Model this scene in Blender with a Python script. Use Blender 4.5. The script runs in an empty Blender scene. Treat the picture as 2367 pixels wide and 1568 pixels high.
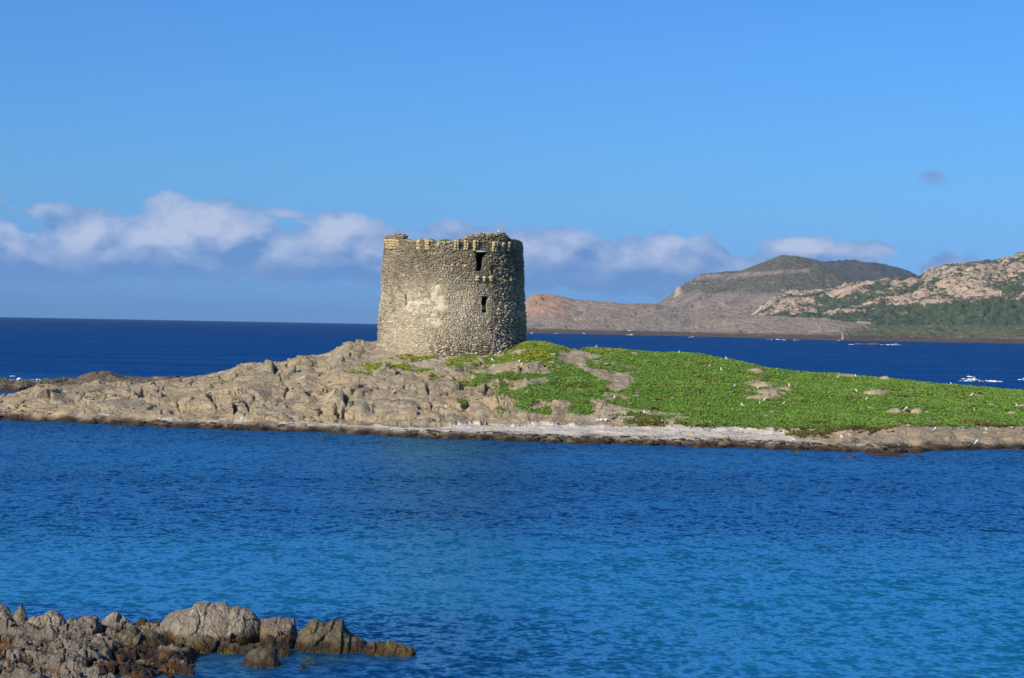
import bpy, math, random
import numpy as np
from mathutils import Matrix, Vector, Euler
R = math.radians
random.seed(7); rng = np.random.default_rng(7)
scene = bpy.context.scene

# ------------------------------------------------------------------ camera
CAMZ = 10.0; F = 4931.0
cam_d = bpy.data.cameras.new('camera'); cam = bpy.data.objects.new('camera', cam_d)
scene.collection.objects.link(cam); scene.camera = cam
cam_d.lens = 75.0; cam_d.sensor_width = 36.0; cam_d.clip_start = 0.5; cam_d.clip_end = 60000
CM = Euler((R(90 - 0.386), 0, 0)).to_matrix() @ Matrix.Rotation(R(1.054), 3, 'Z')
cam.matrix_world = Matrix.Translation((0, 0, CAMZ)) @ CM.to_4x4()
# ------------------------------------------------------------------ sun, exposure
SUN_EL, SUN_AZ = R(30), R(219)          # azimuth clockwise from +Y (the view direction): behind the left shoulder
sdir = Vector((math.sin(SUN_AZ) * math.cos(SUN_EL), math.cos(SUN_AZ) * math.cos(SUN_EL), math.sin(SUN_EL)))
sl = bpy.data.lights.new('sun', 'SUN'); sl.energy = 5.0; sl.angle = R(0.53); sl.color = (1.0, 0.90, 0.74)
so = bpy.data.objects.new('sun', sl); scene.collection.objects.link(so)
so.rotation_euler = sdir.to_track_quat('Z', 'Y').to_euler(); so.location = (-50, -80, 80)
vs = scene.view_settings
vs.view_transform = 'Standard'; vs.look = 'None'; vs.gamma = 1; vs.exposure = 0.15; vs.use_curve_mapping = False

# ------------------------------------------------------------------ small node helper
class NT:
    def __init__(s, nt): s.nt = nt; s.n = nt.nodes; s.l = nt.links
    def add(s, t, **k):
        n = s.n.new(t)
        for a, b in k.items(): setattr(n, a, b)
        return n
    def put(s, sock, v):
        if isinstance(v, bpy.types.NodeSocket): s.l.new(v, sock)
        elif v is not None:
            if sock.type == 'RGBA' and hasattr(v, '__len__') and len(v) == 3: v = (*v, 1)
            sock.default_value = v
    def m(s, op, a, b=None, c=None, clamp=False):
        n = s.add('ShaderNodeMath', operation=op, use_clamp=clamp)
        s.put(n.inputs[0], a)
        if b is not None: s.put(n.inputs[1], b)
        if c is not None: s.put(n.inputs[2], c)
        return n.outputs[0]
    def v(s, op, a, b=None, out=0):
        n = s.add('ShaderNodeVectorMath', operation=op)
        s.put(n.inputs[0], a)
        if b is not None:
            if op == 'SCALE': s.put(n.inputs['Scale'], b)
            else: s.put(n.inputs[1], b)
        return n.outputs['Value'] if op in ('LENGTH', 'DOT_PRODUCT') else n.outputs[0]
    def ss(s, x, a, b, lo=0.0, hi=1.0):
        n = s.add('ShaderNodeMapRange', interpolation_type='SMOOTHSTEP')
        s.put(n.inputs[0], x); s.put(n.inputs[1], a); s.put(n.inputs[2], b); s.put(n.inputs[3], lo); s.put(n.inputs[4], hi)
        return n.outputs[0]
    def mix(s, f, a, b, mode='MIX'):
        n = s.add('ShaderNodeMix', data_type='RGBA', blend_type=mode, clamp_factor=True)
        s.put(n.inputs[0], f); s.put(n.inputs[6], a); s.put(n.inputs[7], b)
        return n.outputs[2]
    def noise(s, vec, scale, detail=4, rough=0.55, dist=0.0, out=0):
        n = s.add('ShaderNodeTexNoise'); s.put(n.inputs['Vector'], vec); n.inputs['Scale'].default_value = scale
        n.inputs['Detail'].default_value = detail; n.inputs['Roughness'].default_value = rough; n.inputs['Distortion'].default_value = dist
        return n.outputs[out]
    def sep(s, v):
        n = s.add('ShaderNodeSeparateXYZ'); s.put(n.inputs[0], v); return n.outputs
    def comb(s, x, y, z):
        n = s.add('ShaderNodeCombineXYZ'); s.put(n.inputs[0], x); s.put(n.inputs[1], y); s.put(n.inputs[2], z); return n.outputs[0]

# ------------------------------------------------------------------ world: Nishita sky and a low bank of cumulus on the horizon
world = bpy.data.worlds.new('World'); scene.world = world; world.use_nodes = True
w = NT(world.node_tree); w.n.clear()
gen = w.add('ShaderNodeTexCoord').outputs['Generated']
gx, gy, gz = w.sep(gen)
skyv = w.comb(gx, gy, w.m('MAXIMUM', gz, 0.004))
sky = w.add('ShaderNodeTexSky', sky_type='NISHITA', sun_disc=False, sun_elevation=SUN_EL, sun_rotation=SUN_AZ,
            altitude=0, air_density=1.0, dust_density=0.6, ozone_density=3.0)
w.put(sky.inputs[0], skyv)
elev = w.m('MAXIMUM', gz, 0.0)
# colour grade of the clear sky (deep saturated Mediterranean blue)
tint = w.mix(w.ss(elev, 0.0, 0.075), (0.25, 0.56, 1.45), (0.275, 0.640, 1.17))
skyc = w.mix(1.0, sky.outputs[0], tint, 'MULTIPLY')
az = w.m('ARCTAN2', gx, gy)
U = w.m('MULTIPLY', az, 49.31); V = w.m('MULTIPLY', elev, 49.31)
P = w.comb(U, V, 0.0)
def P2(du, dv): return w.v('ADD', P, (du, dv, 0.0))
def px2uv(x, y): return ((x - 1183.5) / 100.0, (729 + 0.0184 * x - y) / 100.0)
def warp(q): return w.v('ADD', q, w.v('MULTIPLY', w.v('SCALE', w.v('SUBTRACT', w.noise(q, 1.1, 3, 0.6, out=1), (0.5, 0.5, 0.5)), 0.9), (1.0, 0.5, 0)))
PW = warp(P)
blobs = [ # x, y, rx, ry, gain
 (-60,575,150,75,1.0), (60,600,150,60,.95), (0,560,60,60,.8), (215,570,110,85,1.0), (330,560,120,70,1.0), (455,535,125,82,1.15), (540,560,130,75,1.05),
 (640,590,150,60,1.0), (780,560,120,72,1.08), (850,575,120,70,1.0), (1000,600,180,58,.95), (1060,545,110,30,.45),
 (1270,600,160,78,.95), (1430,615,150,68,.95), (1580,610,130,70,.9), (1700,640,150,50,.7), (1850,578,110,34,.85), (1960,588,110,24,.6),
 (2190,615,80,26,.5), (300,600,380,52,1.0), (900,610,450,46,.95), (1350,640,260,34,.9), (1560,665,160,22,.6),
 (2132,416,60,26,.6), (110,490,60,16,.42), (0,470,26,18,.5), (655,494,50,12,.38), (-400,600,300,70,.8), (2700,560,200,45,.7)]
def field(q):
    PWq = warp(q); E = None
    for x, y, rx, ry, g in blobs:
        u, v = px2uv(x, y)
        d = w.v('LENGTH', w.v('MULTIPLY', w.v('SUBTRACT', PWq, (u, v, 0)), (100.0 / rx, 100.0 / ry, 0)))
        e = w.m('MULTIPLY_ADD', d, -g, g)
        E = e if E is None else w.m('SMOOTH_MAX', E, e, 0.25)
    n1 = w.noise(w.v('MULTIPLY', q, (1.0, 1.5, 1.0)), 1.05, 8, 0.56, 0.2)
    return E, w.m('ADD', E, w.m('MULTIPLY', w.m('SUBTRACT', n1, 0.5), 1.25))
E, F0 = field(P)
_, F1_ = field(P2(-0.20, 0.24))
dens = w.ss(F0, -0.10, 0.10)
edge = w.m('SUBTRACT', w.ss(F0, -0.1, 1.3), w.ss(F1_, -0.1, 1.3))
n2 = w.noise(w.v('MULTIPLY', P, (0.8, 1.3, 1)), 0.8, 6, 0.55, 0.3)
n2b = w.noise(w.v('MULTIPLY', P2(-0.25, 0.3), (0.8, 1.3, 1)), 0.8, 6, 0.55, 0.3)
# sunlit tops, blue bases: cumulus with the sun high over the left shoulder
brights = [(440,510,150,80,1.0), (395,560,110,50,.7), (210,560,90,70,.55), (180,605,70,30,.4), (790,520,110,40,.7), (1230,560,120,50,.25), (1570,565,90,30,.35), (1850,562,90,24,.6), (20,530,60,40,.4), (300,540,60,40,.4)]
Bt = None
for x, y, rx, ry, g in brights:
    u, v = px2uv(x, y)
    d = w.v('LENGTH', w.v('MULTIPLY', w.v('SUBTRACT', PW, (u, v, 0)), (100.0 / rx, 100.0 / ry, 0)))
    e = w.ss(d, 0.1, 1.25, g, 0.0)
    Bt = e if Bt is None else w.m('MAXIMUM', Bt, e)
lit = w.m('ADD', w.m('MULTIPLY', Bt, 0.46), w.m('ADD', w.m('MULTIPLY', edge, 0.9), w.m('MULTIPLY_ADD', w.m('SUBTRACT', n2, n2b), 2.2, 0.36)), clamp=True)
lit = w.m('MULTIPLY', lit, w.ss(w.m('ADD', V, w.m('MULTIPLY', n2, 0.7)), 1.15, 2.3, 0.12, 1.0))
us_, vs_ = px2uv(2132, 416)                # the lone wisp at the right is thin and grey
lit = w.m('MULTIPLY', lit, w.ss(w.v('LENGTH', w.v('SUBTRACT', P, (us_, vs_, 0))), 0.6, 1.1, 0.28, 1.0))
ccol = w.mix(lit, (1.15, 2.5, 5.4), (4.8, 5.5, 7.2))
ccol = w.mix(w.ss(V, 0.7, 1.25, 0.35, 0.0), ccol, (1.15, 2.55, 5.4))
opac = w.m('MULTIPLY', dens, w.m('ADD', 0.80, w.m('MULTIPLY', w.ss(E, 0.0, 0.5), 0.16)))
wisp = w.ss(w.v('LENGTH', w.v('SUBTRACT', P, (us_, vs_, 0))), 1.0, 1.1, 0.0, 1.0)
wfade = w.ss(w.m('ADD', w.v('LENGTH', w.v('MULTIPLY', w.v('SUBTRACT', PW, (us_, vs_, 0)), (2.4, 5.0, 1.0))), w.m('MULTIPLY', w.m('SUBTRACT', 0.5, n2), 1.2)), 0.2, 1.35, 0.95, 0.0)
opac = w.m('MULTIPLY', opac, w.m('MAXIMUM', wisp, wfade))
# thin haze layer under the bank
full = w.mix(opac, skyc, ccol)
bg = w.add('ShaderNodeBackground'); w.put(bg.inputs[0], full); bg.inputs[1].default_value = 0.10
wo = w.add('ShaderNodeOutputWorld'); w.l.new(bg.outputs[0], wo.inputs[0])

# ------------------------------------------------------------------ pixel traces -> bearings
def uv(px, py):
    d = CM @ Vector((px - 1183.5, 784 - py, -F))
    return d.x / d.y * F, d.z / d.y * F
def at(px, py, D):                       # point at forward distance D on the bearing of a traced pixel
    u, v = uv(px, py); return Vector((u * D / F, D, CAMZ + v * D / F))
def at0(px, py, z=0.0):
    u, v = uv(px, py); D = (z - CAMZ) * F / v; return Vector((u * D / F, D, z))
CMI = np.array(CM.transposed())
def proj(X, Y, Z):
    p = CMI @ np.stack([np.ravel(X), np.ravel(Y), np.ravel(Z) - CAMZ])
    return (1183.5 + F * p[0] / -p[2]).reshape(np.shape(X)), (784 - F * p[1] / -p[2]).reshape(np.shape(X))
def trace(pts):                          # traced polyline -> (u array, v array)
    a = np.array([uv(*p) for p in pts]); return a[:, 0], a[:, 1]

# ------------------------------------------------------------------ numpy noise
def _h(ix, iy, iz, seed):
    h = (ix.astype(np.int64) * 374761393 + iy.astype(np.int64) * 668265263 + iz.astype(np.int64) * 2147483647 + seed * 974634777) & 0xFFFFFFFF
    h = ((h ^ (h >> 13)) * 1274126177) & 0xFFFFFFFF
    h = ((h ^ (h >> 16)) * 2246822519) & 0xFFFFFFFF
    return ((h ^ (h >> 15)) & 0xFFFFFF) / float(0xFFFFFF)
def vn(x, y, z=None, seed=0):
    x = np.asarray(x, float); y = np.asarray(y, float)
    ix, iy = np.floor(x), np.floor(y); fx, fy = x - ix, y - iy
    fx = fx ** 3 * (fx * (fx * 6 - 15) + 10); fy = fy ** 3 * (fy * (fy * 6 - 15) + 10)
    if z is None:
        iz = np.zeros_like(ix); L = lambda a, b: _h(ix + a, iy + b, iz, seed)
        return (L(0, 0) * (1 - fx) + L(1, 0) * fx) * (1 - fy) + (L(0, 1) * (1 - fx) + L(1, 1) * fx) * fy - 0.5
    iz = np.floor(z); fz = z - iz; fz = fz ** 3 * (fz * (fz * 6 - 15) + 10)
    def L(c): return (_h(ix, iy, iz + c, seed) * (1 - fx) + _h(ix + 1, iy, iz + c, seed) * fx) * (1 - fy) + (_h(ix, iy + 1, iz + c, seed) * (1 - fx) + _h(ix + 1, iy + 1, iz + c, seed) * fx) * fy
    return L(0) * (1 - fz) + L(1) * fz - 0.5
def fbm(x, y, z=None, oct=5, gain=0.5, seed=0):
    s = 0; a = 1.0
    for i in range(oct):
        c, sn = math.cos(0.6 * i), math.sin(0.6 * i)
        X, Y = (x * c - y * sn) * 2 ** i + 17.3 * i, (x * sn + y * c) * 2 ** i - 9.1 * i
        s = s + a * vn(X, Y, None if z is None else z * 2 ** i + 5.7 * i, seed + i * 13); a *= gain
    return s
def blocks(x, y, sc, seed=0, an=1.0, ang=0.0, tilt=1.0):
    """fractured rock: tilted plates of a jittered cell grid. returns plate height, distance to the joint, random per plate"""
    c, s = math.cos(ang), math.sin(ang)
    X = (x * c - y * s) / sc; Y = (x * s + y * c) / (sc * an)
    ix, iy = np.floor(X), np.floor(Y)
    F1 = np.full(X.shape, 9.0); F2 = np.full(X.shape, 9.0); H = np.zeros(X.shape); I = np.zeros(X.shape)
    zz = np.zeros_like(ix)
    for a in (-1, 0, 1):
        for b in (-1, 0, 1):
            cx, cy = ix + a, iy + b
            px = cx + 0.5 + 0.9 * (_h(cx, cy, zz, seed) - 0.5); py = cy + 0.5 + 0.9 * (_h(cx, cy, zz, seed + 1) - 0.5)
            dx, dy = X - px, Y - py; d = np.sqrt(dx * dx + dy * dy)
            near = d < F1
            F2 = np.where(near, F1, np.minimum(F2, d))
            r = _h(cx, cy, zz, seed + 2)
            hh = (r - 0.5) * 1.0 + tilt * ((_h(cx, cy, zz, seed + 3) - 0.5) * dx * 1.6 + (_h(cx, cy, zz, seed + 4) - 0.5) * dy * 1.6)
            H = np.where(near, hh, H); I = np.where(near, r, I); F1 = np.where(near, d, F1)
    return H, F2 - F1, I
def sst(x, a, b):
    t = np.clip((x - a) / (b - a), 0, 1); return t * t * (3 - 2 * t)
def inpoly(px, py, poly):
    c = np.zeros(px.shape, bool); n = len(poly); j = n - 1
    for i in range(n):
        xi, yi = poly[i]; xj, yj = poly[j]
        if yi != yj:
            c ^= ((yi > py) != (yj > py)) & (px < (xj - xi) * (py - yi) / (yj - yi) + xi)
        j = i
    return c

# ------------------------------------------------------------------ object helpers
col = scene.collection
def mesh_np(name, V, faces, attrs=None, smooth=False):
    """V (n,3); faces: one (m,k) array or list of lists"""
    me = bpy.data.meshes.new(name); V = np.asarray(V, np.float32)
    if isinstance(faces, np.ndarray):
        m, k = faces.shape
        me.vertices.add(len(V)); me.vertices.foreach_set('co', V.ravel())
        me.loops.add(m * k); me.loops.foreach_set('vertex_index', faces.astype(np.int32).ravel())
        me.polygons.add(m); me.polygons.foreach_set('loop_start', np.arange(0, m * k, k, dtype=np.int32))
        me.polygons.foreach_set('loop_total', np.full(m, k, np.int32))
        me.update(calc_edges=True)
    else:
        me.from_pydata([tuple(map(float, v)) for v in V], [], [tuple(map(int, f)) for f in faces])
    if attrs:
        for k_, a in attrs.items():
            at_ = me.attributes.new(k_, 'FLOAT', 'POINT'); at_.data.foreach_set('value', np.asarray(a, np.float32).ravel())
    if smooth: me.polygons.foreach_set('use_smooth', np.ones(len(me.polygons), bool))
    me.validate(); return me
def link(name, me, m=None, parent=None, loc=(0, 0, 0)):
    o = bpy.data.objects.new(name, me); col.objects.link(o)
    if m is not None and me is not None and not me.materials: me.materials.append(m)
    o.location = loc
    if parent is not None: o.parent = parent
    return o
def tag(o, label=None, cat=None, group=None, kind=None):
    for k, v in (('label', label), ('category', cat), ('group', group), ('kind', kind)):
        if v: o[k] = v
    return o
def gridfaces(nr, nc, wrap=False):
    i = np.arange(nr * nc).reshape(nr, nc)
    if wrap: i = np.concatenate([i, i[:, :1]], 1)
    return np.stack([i[:-1, :-1].ravel(), i[:-1, 1:].ravel(), i[1:, 1:].ravel(), i[1:, :-1].ravel()], 1)
def submesh(V, Fc, keep, attrs):
    f = Fc[keep]; used = np.unique(f); mp = np.full(len(V), -1); mp[used] = np.arange(len(used))
    return V[used], mp[f], {k: np.ravel(a)[used] for k, a in attrs.items()}

# ------------------------------------------------------------------ materials
def newmat(name):
    m = bpy.data.materials.new(name); m.use_nodes = True; k = NT(m.node_tree); k.n.clear()
    out = k.add('ShaderNodeOutputMaterial'); return m, k, out
def bsdf(k, out, colr, rough=0.9, normal=None, spec=0.3):
    b = k.add('ShaderNodeBsdfPrincipled'); k.put(b.inputs['Base Color'], colr); k.put(b.inputs['Roughness'], rough)
    k.put(b.inputs['Specular IOR Level'], spec)
    if normal is not None: k.l.new(normal, b.inputs['Normal'])
    k.l.new(b.outputs[0], out.inputs[0]); return b
def bump(k, h, strength, dist):
    b = k.add('ShaderNodeBump'); b.inputs['Strength'].default_value = strength; b.inputs['Distance'].default_value = dist
    k.put(b.inputs['Height'], h); return b.outputs[0]
def attr(k, name):
    n = k.add('ShaderNodeAttribute', attribute_name=name); return n.outputs['Fac']
def pos(k): return k.add('ShaderNodeNewGeometry').outputs['Position']
def rockcol(k, p, c, s=1.0):
    """c: base, second, pale, rusty, dark"""
    a = k.mix(k.ss(k.noise(p, 0.35 * s, 5, 0.6), 0.38, 0.62), c[0], c[1])
    a = k.mix(k.ss(k.noise(k.v('ADD', p, (31, 7, 3)), 0.8 * s, 6, 0.65, 0.6), 0.53, 0.70), a, c[2])
    a = k.mix(k.ss(k.noise(k.v('ADD', p, (3, 57, 13)), 0.5 * s, 5, 0.6, 0.8), 0.56, 0.72, 0, 0.75), a, c[3])
    a = k.mix(k.ss(k.noise(k.v('ADD', p, (13, 5, 43)), 2.1 * s, 6, 0.7), 0.52, 0.78, 0, 0.7), a, c[4])
    return k.mix(1.0, a, k.mix(k.noise(p, 9 * s, 5, 0.7), (0.72, 0.72, 0.72), (1.28, 1.28, 1.28)), 'MULTIPLY')
def rockmat(name, c, s=1.0, wet=0.0, bs=0.10, wetcol=(0.035, 0.022, 0.012), weed=(0.11, 0.06, 0.012)):
    m, k, out = newmat(name); p = pos(k)
    a = rockcol(k, p, c, s)
    nb = k.m('ADD', k.noise(p, 5 * s, 8, 0.72, 0.4), k.m('MULTIPLY', k.noise(p, 1.3 * s, 5, 0.6, 0.8), 1.2))
    vo = k.add('ShaderNodeTexVoronoi', feature='DISTANCE_TO_EDGE'); vo.inputs['Scale'].default_value = 1.9 * s
    k.put(vo.inputs['Vector'], k.v('MULTIPLY', k.v('ADD', p, k.v('SCALE', k.noise(p, 2.2 * s, 4, 0.6, out=1), 0.55 / s)), (1.0, 0.8, 0.55)))
    nb = k.m('ADD', nb, k.m('MULTIPLY', k.ss(vo.outputs['Distance'], 0.0, 0.07), 0.9))
    if wet > 0:
        z = k.sep(p)[2]
        zz = k.m('ADD', z, k.m('MULTIPLY', k.m('SUBTRACT', k.noise(p, 0.5 * s, 5, 0.65), 0.5), wet * 2.2))
        wc = k.mix(k.ss(k.noise(p, 0.9 * s, 4, 0.6), 0.45, 0.65), wetcol, weed)
        f = k.ss(zz, wet * 0.55, wet * 1.2, 1.0, 0.0)
        a = k.mix(f, a, wc)
        rough = k.ss(f, 0.0, 1.0, 0.92, 0.45)
    else: rough = 0.92
    bsdf(k, out, a, rough, bump(k, nb, 0.75, bs)); return m

ISL = ((0.400, 0.310, 0.185), (0.310, 0.262, 0.178), (0.54, 0.44, 0.30), (0.50, 0.31, 0.155), (0.16, 0.13, 0.085))
def islet_material(name):
    m, k, out = newmat(name); p = pos(k)
    a = rockcol(k, p, ISL, 0.55)
    g, sd, dt = attr(k, 'grass'), attr(k, 'sand'), attr(k, 'dirt')
    fine = k.noise(p, 3.5, 6, 0.7)
    sand = k.mix(k.noise(k.v('MULTIPLY', p, (0.3, 2.2, 1)), 0.8, 5, 0.6), (0.60, 0.53, 0.43), (0.78, 0.71, 0.59))
    sand = k.mix(k.ss(k.noise(p, 2.6, 6, 0.75), 0.6, 0.75), sand, (0.30, 0.25, 0.19))
    dirt = k.mix(fine, (0.34, 0.27, 0.18), (0.56, 0.47, 0.35))
    soil = k.mix(fine, (0.08, 0.12, 0.025), (0.12, 0.18, 0.04))
    a = k.mix(dt, a, dirt); a = k.mix(sd, a, sand); a = k.mix(g, a, soil)
    z = k.sep(p)[2]
    zz = k.m('ADD', z, k.m('MULTIPLY', k.m('SUBTRACT', k.noise(p, 0.35, 6, 0.75), 0.5), 1.5))
    f = k.ss(zz, 0.32, 0.72, 1.0, 0.0)
    wc = k.mix(k.ss(k.noise(k.v('MULTIPLY', p, (0.4, 1, 1)), 0.6, 5, 0.7), 0.5, 0.66), (0.030, 0.022, 0.015), (0.13, 0.065, 0.018))
    wc = k.mix(k.ss(zz, 0.12, 0.55), wc, (0.19, 0.145, 0.095))
    a = k.mix(f, a, wc)
    nb = k.m('ADD', k.noise(p, 3.0, 9, 0.7, 0.5), k.m('MULTIPLY', k.noise(k.v('MULTIPLY', p, (1, 1, 2.5)), 0.8, 5, 0.6, 1.0), 1.8))
    vo = k.add('ShaderNodeTexVoronoi', feature='DISTANCE_TO_EDGE'); vo.inputs['Scale'].default_value = 0.55
    k.put(vo.inputs['Vector'], k.v('MULTIPLY', k.v('ADD', p, k.v('SCALE', k.noise(p, 0.7, 5, 0.65, out=1), 2.2)), (1.0, 0.6, 0.8)))
    nb = k.m('ADD', nb, k.m('MULTIPLY', k.ss(vo.outputs['Distance'], 0.0, 0.05), k.m('MULTIPLY', 1.1, k.ss(k.noise(p, .22, 3, .5), .42, .6))))
    bsdf(k, out, a, 0.92, bump(k, nb, 0.8, 0.28)); return m
M_islet = islet_material('islet_rock')

# water: upwelling colour of the deep and of the sand shallows under a rippled reflecting surface
def water_material():
    m, k, out = newmat('sea_water'); p = pos(k); x, y, z = k.sep(p)
    nz = k.m('SUBTRACT', k.noise(k.v('MULTIPLY', p, (0.5, 1, 1)), 0.045, 6, 0.68), 0.5)
    yy = k.m('ADD', y, k.m('MULTIPLY', nz, 34.0))
    sh = k.ss(yy, 112, 84)
    rocky = k.m('MULTIPLY', k.ss(yy, 78, 70), k.ss(k.m('ADD', x, k.m('MULTIPLY', nz, 20)), 9.0, -4.0))
    sh = k.m('MULTIPLY', sh, k.m('SUBTRACT', 1.0, k.m('MULTIPLY', rocky, 0.85)))
    mid = k.ss(k.noise(k.v('MULTIPLY', k.v('ADD', p, (40, 11, 0)), (0.35, 1, 1)), 0.05, 4, 0.6), 0.45, 0.65)
    bay = k.ss(y, 150, 185, 1.0, 0.0)
    c = k.mix(k.m('MULTIPLY', mid, bay), (0.000, 0.019, 0.072), (0.001, 0.040, 0.115))
    c = k.mix(sh, c, (0.005, 0.118, 0.215))
    c = k.mix(k.ss(y, 230, 330), c, (0.000, 0.026, 0.135))
    c = k.mix(k.ss(y, 500, 2500), c, (0.000, 0.018, 0.095))
    # rippled surface: wave slopes straight from noise, so that they hold at any distance
    def slope(q, sc, det, amp): return k.v('SCALE', k.v('SUBTRACT', k.noise(q, sc, det, 0.62, 0.0, out=1), (0.5, 0.5, 0.5)), amp)
    q = k.v('MULTIPLY', p, (1.35, 1.0, 1.0))
    sl_ = k.v('ADD', k.v('ADD', slope(q, 3.4, 1, 1.15), slope(q, 1.3, 1, 0.95)), k.v('ADD', slope(q, 0.5, 2, 0.5), slope(q, 0.07, 2, 0.16)))
    far = k.ss(y, 220, 420)
    sl_ = k.v('ADD', sl_, k.v('SCALE', slope(q, 0.16, 4, 0.9), far))
    gust = k.ss(k.noise(k.v('MULTIPLY', p, (0.3, 1, 1)), 0.035, 4, 0.6), 0.3, 0.7, 0.5, 1.3)
    sx, sy, sz = k.sep(k.v('SCALE', sl_, gust))
    nrm = k.v('NORMALIZE', k.comb(sx, sy, 1.0))
    inc = k.add('ShaderNodeNewGeometry').outputs['Incoming']
    cs = k.m('MINIMUM', k.m('MAXIMUM', k.m('ABSOLUTE', k.v('DOT_PRODUCT', nrm, inc)), 0.02), 1.0)
    fres = k.m('ADD', 0.02, k.m('MULTIPLY', 0.98, k.m('POWER', k.m('SUBTRACT', 1.0, cs), 5.0)))
    df = k.add('ShaderNodeBsdfDiffuse'); k.put(df.inputs[0], c)
    gl = k.add('ShaderNodeBsdfGlossy'); gl.inputs['Roughness'].default_value = 0.32; gl.inputs['Color'].default_value = (0.32, 0.80, 1, 1); k.l.new(nrm, gl.inputs['Normal'])
    mx = k.add('ShaderNodeMixShader'); k.put(mx.inputs[0], k.m('MULTIPLY', fres, k.ss(y, 220, 420, k.ss(y, 85, 130, 0.90, 0.72), 0.28)))
    k.l.new(df.outputs[0], mx.inputs[1]); k.l.new(gl.outputs[0], mx.inputs[2]); k.l.new(mx.outputs[0], out.inputs[0])
    return m
M_water = water_material()

# ------------------------------------------------------------------ the sea
def build_sea():
    radii = [0, 40, 80, 160, 400, 1000, 3000, 7000, 12000]; n = 128
    V = [(0, 0, 0)] + [(r * math.sin(2 * math.pi * i / n), r * math.cos(2 * math.pi * i / n), 0) for r in radii[1:] for i in range(n)]
    Fc = [(0, 1 + (i + 1) % n, 1 + i) for i in range(n)]
    for j in range(len(radii) - 2):
        a, b = 1 + j * n, 1 + (j + 1) * n
        Fc += [(a + i, a + (i + 1) % n, b + (i + 1) % n, b + i) for i in range(n)]
    o = link('sea', mesh_np('sea', V, Fc), M_water); tag(o, kind='structure')
build_sea()

# ------------------------------------------------------------------ hills across the strait
def hillmat(name, rock, rock2, veg, s, vegamt, band=None, bs=6.0, low=None):
    m, k, out = newmat(name); p = pos(k)
    z = k.sep(p)[2]
    n1 = k.noise(k.v('ADD', p, (91, 3, 7)), 0.011 * s, 7, 0.68, 0.5)
    n2 = k.noise(k.v('MULTIPLY', p, (1, 1, 1.6)), 0.05 * s, 6, 0.72, 0.4)
    a = k.mix(k.ss(k.noise(p, 0.006 * s, 6, 0.65), 0.40, 0.6), rock, rock2)
    a = k.mix(1.0, a, k.mix(k.noise(p, 0.06 * s, 6, 0.7), (0.65, 0.65, 0.65), (1.35, 1.35, 1.35)), 'MULTIPLY')
    if band is not None:
        x = k.sep(p)[0]
        bf = k.m('MULTIPLY', k.ss(k.m('ADD', x, k.m('MULTIPLY', n1, 60)), band[1] - 35, band[1] + 10, 1.0, 0.0), k.ss(k.m('ADD', z, k.m('MULTIPLY', n2, 16)), band[2] - 12, band[3] - 12))
        bf = k.m('MULTIPLY', bf, k.ss(n1, 0.40, 0.5, 0.35, 1.0))
        a = k.mix(bf, a, band[4])
    vg = attr(k, 'veg')
    f = k.ss(k.m('ADD', k.m('ADD', k.m('MULTIPLY', n2, 0.72), k.m('MULTIPLY', n1, 0.28)), k.m('MULTIPLY', k.m('SUBTRACT', vg, 0.5), 0.55)), 0.5 - vegamt, 0.535 - vegamt)
    vv = k.mix(k.ss(k.noise(p, 0.05 * s, 6, 0.75), .35, .65), veg, tuple(c * 2.3 for c in veg))
    a = k.mix(f, a, vv)
    zz = k.m('ADD', z, k.m('MULTIPLY', n2, -6)); a = k.mix(k.ss(zz, 0.5, 4.0, 0.8, 0.0), a, (0.06, 0.045, 0.035))
    nb = k.m('ADD', k.noise(p, 0.05 * s, 8, 0.68, 0.4), k.m('MULTIPLY', f, 0.25))
    bsdf(k, out, a, 0.95, bump(k, nb, 0.9, bs)); return m
def hill(name, ridge, D0, Dr, zb, mat_, nc, nr, amp, bsc, veg, x0, x1, qpow=1.5, shore=None, ang=0.5):
    ru, rv = trace(ridge)
    us = np.linspace(uv(x0, 700)[0], uv(x1, 700)[0], nc)
    vr = np.interp(us, ru, rv)
    d0 = np.full(nc, float(D0)) if shore is None else np.interp(us, trace(shore)[0], -CAMZ * F / trace(shore)[1])
    dr = d0 + (Dr - D0)
    zr = CAMZ + dr * vr / F
    t = np.concatenate([np.linspace(-0.03, 1, nr), 1 + np.linspace(0.02, 1, nr // 5) ** 1.3])[:, None]
    D = d0 + (dr - d0) * t; X = us * D / F
    tt = np.clip(t, 0, 1)
    q = 1 - (1 - tt) ** qpow
    Z = zb + (np.maximum(zr, zb - 5) - zb) * q
    Z = np.where(t < 0, zb + t * 60, Z)
    Z = np.where(t > 1, Z - (t - 1) ** 1.5 * (np.maximum(zr, 5) + 20) * 0.9, Z)
    wx = X + 60 * fbm(X / 180, D / 180, seed=3); wy = D + 60 * fbm(X / 180, D / 180, seed=9)
    h1, e1, _ = blocks(wx, wy, bsc, 11, 1.8, ang); h2, e2, _ = blocks(wx, wy, bsc * 0.32, 23, 1.5, ang + 0.4)
    rough = sst(tt + 0 * Z, 0.0, 0.15)
    gull = fbm(X / (bsc * 3), D / (bsc * 5), oct=6, gain=0.55, seed=77)
    Z = Z + rough * amp * (0.9 * gull + 0.42 * h1 + 0.28 * h2 - 0.30 * np.exp(-e1 * 9) - 0.14 * np.exp(-e2 * 7) + 0.5 * fbm(X / (bsc * .3), D / (bsc * .3), oct=4, gain=0.6, seed=31)) * (1 - 0.55 * sst(tt + 0 * Z, 0.93, 1.0))
    px, py = proj(X, D, Z)
    vg = veg(px, py, h1, X, D)
    V = np.stack([X.ravel(), D.ravel(), Z.ravel()], 1)
    o = link(name, mesh_np(name, V, gridfaces(*X.shape), {'veg': vg}, smooth=True), mat_); tag(o, kind='structure'); return o
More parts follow.
